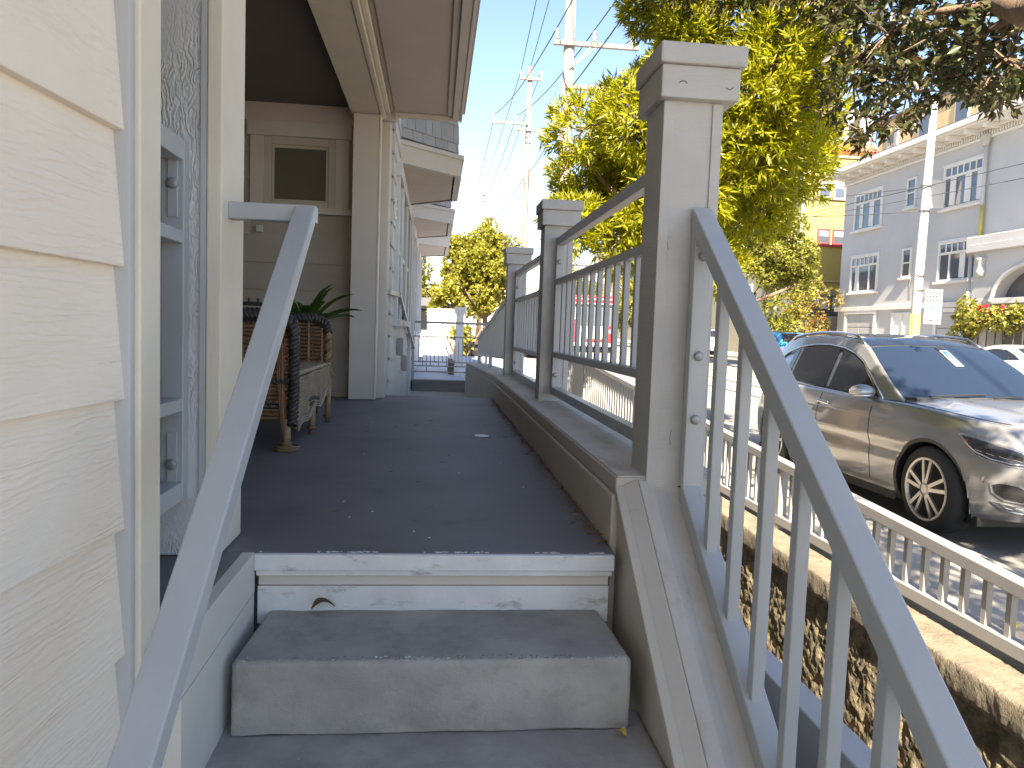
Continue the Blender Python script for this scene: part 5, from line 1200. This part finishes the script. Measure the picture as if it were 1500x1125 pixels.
W_ = [((3.22, 21.8, 9.35), (2.75, 39.8, 11.85), 'wire from first pole insulator down to second pole left crossarm'), ((4.3, 21.8, 9.35), (3.9, 39.8, 11.85), 'wire from first pole crossarm to second pole inner insulator'),
      ((2.0, -4, 13.5), (4.05, 39.8, 14.2), 'leftmost high wire crossing open sky above the eave'), ((2.9, -4, 14.2), (4.55, 40, 14.4), 'high wire reaching top of the second pole'), ((3.3, -4, 12.5), (3.6, 21.8, 13.3), 'wire rising to the top of nearest pole'),
      ((3.22, 21.8, 9.35), (3.9, -4, 9.0), 'wire from nearest pole insulator passing overhead'), ((4.3, 21.8, 9.35), (5.2, -4, 9.2), 'wire from inner insulator passing over the bright tree'), ((4.6, -4, 8.2), (3.7, 21.7, 7.7), 'thick cable meeting nearest pole beneath its crossarm'),
      ((2.75, 39.8, 11.85), (3.5, 74.8, 14.2), 'wire from second pole left arm to farthest pole'), ((3.9, 39.8, 11.85), (4.4, 75, 13.2), 'wire from second pole inner arm to farthest pole'), ((4.05, 39.8, 14.2), (4.4, 75, 15.3), 'wire between tops of second and farthest poles'), ((5.1, 39.8, 14.2), (5.4, 74.8, 14.2), 'wire between right arms of second and farthest poles'),
      ((4.6, 39.9, 9.0), (3.65, 21.9, 7.5), 'low cable between nearest and second poles'), ((4.6, 39.9, 9.0), (4.4, 74.9, 10.5), 'low cable between second and farthest poles')]
for a, b, l in W_: wire(a, b, .35, .019, l)
# far pavement pole with sign
sx_, sy_ = 16.75, 24.9
t = thing('light_pole', 'tall pale metal pole carrying parking sign before grey apartment building', 'pole', (sx_, sy_, R2(sy_)))
MB().tube([(sx_-.02, sy_, R2(sy_)), (sx_, sy_, 3.0), (sx_+.12, sy_, 9.1)], [.17, .155, .11], 18).build('shaft', 'greyp', t, smooth=True)
MB().tube([(sx_-.02, sy_, R2(sy_)+.01), (sx_-.01, sy_, 1.75)], [.175, .166], 18).build('yellow_band', 'yelp', t, smooth=True)
for z in (2.55, 3.05, 5.3, 6.15): MB().lathe([(.17, 0), (.175, .02), (.17, .05)], (sx_+.02+.015*(z > 4), sy_, z), 'z', 18).build('strap', 'steel', t); MB().box(sx_-.30, sx_+.36, sy_-.19, sy_-.17, z, z+.025).build('bracket', 'steel', t)
MB().tube([(sx_-.40, sy_-.18, 3.0), (sx_-.46, sy_-.18, 2.7), (sx_-.43, sy_-.18, 2.2)], .03, 8).build('lamp_arm', 'steel', t)
sg = thing('parking_sign', 'white parking sign with red and green print on the pale pole', 'sign', (sx_+.5, sy_-.2, 1.7))
pn = MB().box(sx_+.16, sx_+.80, sy_-.215, sy_-.20, 1.42, 2.62).build('panel', 'signp', sg, bevel=.02)
def mark(x0, x1, z0, z1, mt): MB().box(sx_+x0, sx_+x1, sy_-.221, sy_-.2155, z0, z1).build('print_mark', mt, pn)
for (z, n_) in ((2.47, 5), (2.34, 4), (2.20, 5)):
    for k in range(n_): mark(.20+.11*k+random.uniform(0, .02), .27+.11*k, z, z+.07, 'signr')
mark(.19, .23, 1.92, 2.10, 'signg'); mark(.31, .35, 1.92, 2.10, 'signg'); mark(.231, .309, 1.99, 2.03, 'signg'); mark(.39, .47, 1.97, 2.05, 'signg')
mark(.36, .47, 1.50, 1.58, 'signr'); mark(.50, .53, 1.48, 1.56, 'signr')
for (z, xa, lbl) in ((5.3, 0, 'lower span wire running left from the pale pole'), (6.15, 0, 'upper span wire running left from the pale pole')):
    wire((sx_, sy_-.1, z), (5.5, 34+z, 6.2+.1*z), .25, .016, lbl)
wire((26, 16, 7.8), (9.0, 42, 5.6), .5, .014, 'long dark wire crossing in front of grey apartment windows'); wire((22, 8, 7.2), (9.2, 60, 6.0), .4, .014, 'trolley wire above the street near yellow building')
# ================================================================== GREY APARTMENT BUILDING
FXA = 20.5
ap = thing('apartment_building', 'grey stucco apartment building with white trimmed windows and bracketed cornice', 'building', (24, 28, -.5))
B(FXA, 34, 12, 36.8, -1.0, 8.80).build('walls', 'aptw', ap)
def fb(y0, y1, z0, z1, d, nm, mt, par=ap, bv=.01, d0=0): return MB().box(FXA-d, FXA-d0-.0005, y0, y1, z0, z1).build(nm, mt, par, bevel=bv)
fb(12, 37.4, 8.98, 9.20, .95, 'cornice_fascia', 'apttrim'); B(FXA-.90, 34.2, 11.8, 37.3, 9.201, 9.26).build('roof', 'slate', ap)
fb(12, 37.3, 8.92, 8.979, .85, 'cornice_soffit', 'apttrim'); fb(12, 36.95, 8.50, 8.60, .10, 'frieze_mould', 'apttrim'); fb(12, 36.95, 8.801, 8.915, .22, 'bed_mould', 'apttrim')
y = 13.0
br = None
while y < 37.2:
    if br is None: br = MB().box(-.35, .35, -.10, .10, -.09, .09).build('cornice_bracket', 'apttrim', ap, local=True, bevel=.015); br.location = (FXA-.36-24+.0, y-28, 8.83+.5-.0)
    else: inst(br, 'cornice_bracket', ap, (FXA-.36-24, y-28, 8.83+.5))
    y += 1.02
dn = None; y = 22.0
while y < 36.85:
    if dn is None: dn = MB().box(-.05, .05, -.035, .035, -.09, .09).build('dentil', 'apttrim', ap, local=True); dn.location = (FXA-.08-24, y-28, 8.70+.5)
    else: inst(dn, 'dentil', ap, (FXA-.08-24, y-28, 8.70+.5))
    y += .135
fb(12, 36.95, 2.22, 2.42, .14, 'belt_course', 'apttrim'); fb(12, 36.86, -.9, .0, .06, 'plinth', 'aptw')
def bigwin(y0, y1, z0, z1, open_=False):
    f = MB(); fw = .11
    f.box(FXA-.07, FXA-.001, y0, y0+fw, z0, z1); f.box(FXA-.07, FXA-.001, y1-fw, y1, z0, z1); f.box(FXA-.07, FXA-.001, y0+fw, y1-fw, z1-fw, z1); f.box(FXA-.07, FXA-.001, y0+fw, y1-fw, z0, z0+fw*.7)
    zt_ = z1-.48; f.box(FXA-.06, FXA-.001, y0+fw, y1-fw, zt_-.05, zt_+.05)
    f.box(FXA-.05, FXA-.001, y0-.08, y1+.08, z1+.002, z1+.07)
    wn = f.build('window', 'apttrim', ap, bevel=.008)
    MB().box(FXA-.16, FXA-.001, y0-.1, y1+.1, z0-.10, z0-.002).build('sill', 'apttrim', wn, bevel=.01)
    W = y1-y0-2*fw; ys = [y0+fw, y0+fw+W*.29, y0+fw+W*.71, y1-fw]
    for k in range(3):
        B(FXA-.022, FXA-.002, ys[k]+.045, ys[k+1]-.045, z0+fw*.7+.03, zt_-.05).build('pane', 'gblue', wn)
        MB().box(FXA-.055, FXA-.002, ys[k]-.04, ys[k]+.045, z0+fw*.7, zt_-.05).build('mullion', 'apttrim', wn)
    n_ = 6
    for k in range(n_):
        a = y0+fw+W*k/n_; B(FXA-.022, FXA-.002, a+.03, a+W/n_-.03, zt_+.05, z1-fw-.02).build('transom_pane', 'gblue', wn)
        MB().box(FXA-.05, FXA-.002, a-.03, a+.03, zt_+.05, z1-fw).build('glazing_bar', 'apttrim', wn)
    # curtains
    for k in (0, 1, 2):
        if random.random() < .7: B(FXA-.0235, FXA-.0225, ys[k]+.06, ys[k]+.06+(ys[k+1]-ys[k]-.1)*random.uniform(.25, .6), z0+.12, zt_-.06).build('curtain', 'pale', wn)
    if open_:
        MB().box(FXA-.75, FXA-.07, y1-.06, y1-.02, z0+.06, zt_-.04).build('open_sash', 'apttrim', wn, bevel=.01)
def narrowwin(y0, y1, z0, z1):
    f = MB(); fw = .09; f.box(FXA-.07, FXA-.001, y0, y0+fw, z0, z1); f.box(FXA-.07, FXA-.001, y1-fw, y1, z0, z1); f.box(FXA-.07, FXA-.001, y0+fw, y1-fw, z1-fw, z1); f.box(FXA-.07, FXA-.001, y0+fw, y1-fw, z0, z0+fw)
    wn = f.build('window', 'apttrim', ap, bevel=.008); MB().box(FXA-.15, FXA-.001, y0-.08, y1+.08, z0-.09, z0-.002).build('sill', 'apttrim', wn, bevel=.01); B(FXA-.022, FXA-.002, y0+fw, y1-fw, z0+fw, z1-fw).build('pane', 'gblue', wn)
    MB().box(FXA-.04, FXA-.002, y0+fw, y1-fw, (z0+z1)/2-.03, (z0+z1)/2+.03).build('meeting_rail', 'apttrim', wn)
bigwin(33.45, 35.8, 6.14, 7.92); bigwin(33.45, 35.8, 3.12, 4.89); narrowwin(31.0, 31.67, 6.64, 7.92); narrowwin(31.0, 31.67, 3.60, 4.89)
bigwin(26.95, 29.25, 6.2, 7.93, True); bigwin(26.95, 29.25, 3.27, 4.88)
bigwin(20.2, 22.6, 6.2, 7.93)
def garage(y0, y1, z1, rows=4, cols=2):
    f = MB(); f.box(FXA-.10, FXA-.001, y0-.18, y0, -.5, z1); f.box(FXA-.10, FXA-.001, y1, y1+.18, -.5, z1); f.box(FXA-.12, FXA-.001, y0-.2, y1+.2, z1+.001, z1+.18)
    g_ = f.build('garage_surround', 'apttrim', ap, bevel=.01)
    for r in range(rows):
        for c in range(cols):
            a = y0+(y1-y0)*c/cols; z0 = -.5+(z1+.5)*r/rows
            MB().box(FXA-.05, FXA-.002, a+.02, a+(y1-y0)/cols-.02, z0+.02, z0+(z1+.5)/rows-.02).build('door_panel', 'garage', g_, bevel=.015)
garage(33.5, 35.85, 2.06); garage(26.9, 29.0, 2.02)
f = MB(); f.box(FXA-.08, FXA-.001, 30.55, 30.68, -.5, 2.08); f.box(FXA-.08, FXA-.001, 32.0, 32.13, -.5, 2.08); f.box(FXA-.08, FXA-.001, 30.68, 32.0, 1.97, 2.08); dwn = f.build('window', 'apttrim', ap, bevel=.01)
B(FXA-.02, FXA-.002, 30.68, 32.0, -.5, 1.97).build('pane', 'pale', dwn); MB().box(FXA-.05, FXA-.003, 31.31, 31.37, -.5, 1.97).build('mullion', 'apttrim', dwn)
# downpipe and portico
dp = MB().tube([(FXA-.13, 26.82, 8.6), (FXA-.13, 26.82, 4.85)], .07, 10).build('downpipe', 'aptw', ap, smooth=True); MB().lathe([(.09, 0), (.19, .3), (.19, .42)], (FXA-.16, 26.82, 8.2), 'z', 12).build('pipe_hopper', 'greyp', dp)
MB().tube([(FXA-.13, 26.80, 6.0), (FXA-.13, 26.80, 4.75)], .078, 10).build('pipe_sleeve', 'yelp', dp, smooth=True)
MB().tube([(FXA-.62, 26.55, 4.1), (FXA-.62, 26.55, -.5)], .07, 10).build('downpipe', 'greyp', ap, smooth=True)
fb(19.0, 26.7, 4.45, 4.75, .75, 'portico_cornice', 'aptw', bv=.03); fb(19.1, 26.6, 4.16, 4.449, .80, 'portico_frieze', 'aptw', bv=.02); fb(19.2, 26.4, 2.24, 2.44, .60, 'portico_belt', 'apttrim')
# arch wall
poly = [(26.4, -.6), (26.4, 4.159)]+[(19.2, 4.159), (19.2, -.6), (20.0, -.6)]
cy_, r_ = 22.7, 3.0
arch = [(cy_-2.7, 2.3)]+[(cy_-2.7*math.cos(t), 2.3+1.45*math.sin(t)) for t in np.linspace(.05, math.pi-.05, 24)]+[(cy_+2.7, 2.3)]
mb = MB()
for xx in (FXA-.58, FXA-.10):
    pass
ring = [(cy_+2.7, -.6)]+arch[::-1]+[(cy_-2.7, -.6)]
outer = [(26.4, -.6)]+[(min(26.4, max(19.2, cy_+(p[0]-cy_)*1.45)), 4.159) for p in arch[::-1]]+[(19.2, -.6)]
n_ = len(ring); V = [(FXA-.58, a, b) for a, b in ring]+[(FXA-.58, a, b) for a, b in outer]+[(FXA-.002, a, b) for a, b in ring]
mb.add(V, [(i, i+1, n_+i+1, n_+i) for i in range(n_-1)]+[(i, i+1, 2*n_+i+1, 2*n_+i) for i in range(n_-1)])
mb.add([(FXA-.58, 26.4, -.6), (FXA-.002, 26.4, -.6), (FXA-.002, 26.4, 4.159), (FXA-.58, 26.4, 4.159)], [(0, 1, 2, 3)])
mb.build('arch_wall', 'aptw', ap)
MB().tube([(FXA-.60, a, b) for a, b in arch], .09, 8).build('arch_moulding', 'aptw', ap, smooth=True)
MB().box(FXA-.70, FXA-.585, cy_-.18, cy_+.18, 3.7, 4.15).build('keystone', 'apttrim', ap, bevel=.02)
sc = MB().lathe([(0, -.12), (.16, -.08), (.20, .1), (.13, .3), (.18, .5), (.22, .58), (0, .6)], (FXA-.62, 25.95, 3.35), 'z', 12).build('wall_bracket', 'greyp', ap, smooth=True)
B(FXA-.05, FXA-.004, cy_-2.65, cy_+2.65, -.5, 3.75).build('shaded_entrance_sheet', 'slate', ap)  # flat dark sheet painted as the shaded interior behind the arch
gt = MB(); 
for k in range(16): gt.box(FXA-.75, FXA-.71, 19.8+.42*k, 19.83+.42*k, -.5, 1.6)
gt.box(FXA-.76, FXA-.70, 19.6, 26.4, 1.45, 1.5); gt.box(FXA-.76, FXA-.70, 19.6, 26.4, -.2, -.15); o = gt.build('entrance_grille', 'steel', ap)
MB().box(20.6, 20.7, 36.9, 40.6, -.5, 2.0).build('side_gate', 'steel', ap)
# yellow building behind
yb_ = thing('apartment_building', 'tall yellow apartment building with red framed windows beyond the grey one', 'building', (26, 49, -.5))
B(20.5, 34, 41.0, 58, 3.6, 11.0).build('walls', 'yellow', yb_); B(20.52, 34, 41.02, 57.9, -.6, 3.599).build('base_storey', 'olive', yb_); B(20.3, 20.499, 41.02, 58, -.6, 10.6).build('street_front', 'olive', yb_)  # olive on base storey and street front paints shade onto yellow walls
B(20.3, 34.2, 40.9, 58.1, 11.001, 11.12).build('parapet_coping', 'cream', yb_)
def ywin(x0, x1, z0, z1, mt, y_=41.0):
    f = MB(); f.box(x0, x0+.08, y_-.08, y_-.001, z0, z1); f.box(x1-.08, x1, y_-.08, y_-.001, z0, z1); f.box(x0+.08, x1-.08, y_-.08, y_-.001, z1-.08, z1); f.box(x0+.08, x1-.08, y_-.08, y_-.001, z0, z0+.08); f.box(x0-.1, x1+.1, y_-.12, y_-.001, z0-.10, z0-.002)
    wn = f.build('window', mt, yb_, bevel=.005); B(x0+.08, x1-.08, y_-.03, y_-.002, z0+.08, z1-.08).build('pane', 'gblue', wn); B(x0+.08, x1-.08, y_-.035, y_-.031, z0+(z1-z0)*.55, z1-.08).build('blind', 'pale', wn)
for (a, b, c, d_) in ((21.2, 21.95, 8.75, 9.75), (22.1, 22.8, 8.75, 9.75), (21.3, 22.05, 6.15, 7.02), (22.2, 22.95, 6.15, 7.02), (23.4, 24.2, 6.15, 7.02)): ywin(a, b, c, d_, 'redf' if c < 8 else 'pink')
for (a, b) in ((21.2, 22.2), (22.35, 23.3)): ywin(a, b, 1.6, 3.3, 'slate')
MB().box(20.6, 24.5, 40.9, 40.999, 4.05, 4.15).build('string_course', 'cream', yb_)
for yy in (43.5, 47, 51):
    f = MB(); f.box(20.2, 20.299, yy, yy+1.4, 2.5, 4.2); wn = f.build('window', 'apttrim', yb_, bevel=.01); B(20.18, 20.199, yy+.1, yy+1.3, 2.6, 4.1).build('pane', 'gblue', wn)
B(20.1, 20.299, 42.5, 46, -.5, 1.6).build('garage_door', 'slate', yb_)
# penthouse with tile roof
ph = thing('rooftop_house', 'cream rooftop house with terracotta tiles above the yellow building', 'house', (26, 48, 11))
B(22.6, 27.5, 46, 52, 11.121, 12.6).build('walls', 'cream', ph)
tsrc = None
for r in range(5):
    for c in range(22):
        lc = (22.3+c*.25-26, 45.6+r*.3-48, 12.62+r*.16-11)
        if tsrc is None: tsrc = MB().lathe([(.12, -.2), (.12, .2)], (0, 0, 0), 'y', 8, 0, math.pi).build('roof_tile', 'tile', ph, local=True); tsrc.location = lc; tsrc.rotation_euler = (.45, 0, 0)
        else: inst(tsrc, 'roof_tile', ph, lc)
MB().prism([(45.5, 12.55), (52.5, 12.55), (49, 14.0)], 'x', 22.3, 27.8).build('roof', 'tile', ph)
# hillside buildings behind
def block(label, x0, x1, y0, y1, z0, z1, mt, wins, name='apartment_building', roofm='slate'):
    t = thing(name, label, 'building', ((x0+x1)/2, (y0+y1)/2, z0)); B(x0, x1, y0, y1, z0, z1).build('walls', mt, t); B(x0-.15, x1+.15, y0-.15, y1+.15, z1+.001, z1+.25).build('roof', roofm, t)
    nx, nz = wins
    for i in range(nx):
        for j in range(nz):
            a = x0+(x1-x0)*(i+.5)/nx; z = z1-1.4-(2.9*j)
            if z-1.3 < z0: continue
            f = MB().box(a-.55, a+.55, y0-.08, y0-.001, z-.8, z+.8).build('window', 'apttrim', t, bevel=.01); B(a-.45, a+.45, y0-.10, y0-.081, z-.7, z+.7).build('pane', 'gblue', f)
            c = y0+(y1-y0)*(i+.5)/nx; f = MB().box(x0-.08, x0-.001, c-.6, c+.6, z-.8, z+.8).build('window', 'apttrim', t, bevel=.01); B(x0-.10, x0-.081, c-.5, c+.5, z-.7, z+.7).build('pane', 'gblue', f)
    return t
block('white hillside building glimpsed above the yellow one through leaves', 24, 33, 56, 68, -.5, 18.2, 'pale', (3, 4))
block('cream hillside building rising behind the grey cornice', 30, 40, 40, 50, -.5, 15.6, 'cream', (3, 3))
block('tall pale building at right edge high above the cornice', 35, 46, 30, 39, -.5, 17.5, 'cream', (3, 3))
cols = ['pale', 'olive', 'cream', 'pink', 'aptw', 'pale', 'cream']
for i in range(6):
    y0 = 60+i*13
    block(['pale house in far row opposite, next after yellow building', 'olive house second in far row opposite', 'cream house third in far row opposite', 'rose house fourth in far row opposite', 'grey house fifth in far row opposite', 'last pale house closing the far row opposite'][i], 20.5, 32, y0, y0+12.6, -1, 9.5+(i % 3)*1.2, cols[i], (3, 3))
for i in range(5):
    y0 = 46+i*12
    block(['near side olive house past the distant tree', 'near side cream house further past', 'near side rose house beyond cream one', 'near side pale house nearly hidden far away', 'last near side house at street end'][i], -13, -.9-(.2*i), y0, y0+11.6, -1, 7.5+(i % 2), cols[i+1], (3, 2))
block('building closing the far end of the street', -20, 40, 150, 160, -1, 9, 'pale', (9, 2))
# far left: white garage wall, white pillar, dark roof house
o = B(-.35, 1.15, 31, 31.25, -.6, 1.46).build('garden_wall', 'signw', bevel=.02); tag(o, 'sunlit white garden wall past the blue grey terrace', 'wall')
fw_ = thing('terrace_pillar', 'white capped pillar standing on the pale terrace beyond gate', 'pillar', (.50, 15.7, -.3))
MB().box(.42, .58, 15.6, 15.78, -.3, .98).build('shaft', 'signw', fw_, bevel=.006); MB().box(.39, .61, 15.57, 15.81, .981, 1.05).build('collar', 'signw', fw_, bevel=.006); MB().box(.37, .63, 15.55, 15.83, 1.051, 1.12).build('cap', 'signw', fw_, bevel=.01)
MB().box(.30, .41, 15.9, 17.6, -.3, -.02).build('stair_side', 'brickr', fw_)
fh = thing('house', 'low dark roofed house far beyond the white garden wall', 'house', (-1, 40, -.5))
B(-3, .6, 38, 43, -.8, 1.75).build('walls', 'deckw', fh); MB().prism([(-3.5, 1.75), (.95, 1.75), (.2, 2.15), (-3.2, 2.15)], 'y', 37.6, 43.4).build('roof', 'slate', fh); B(-.8, .2, 37.9, 37.999, .6, 1.6).build('window', 'gdark', fh)
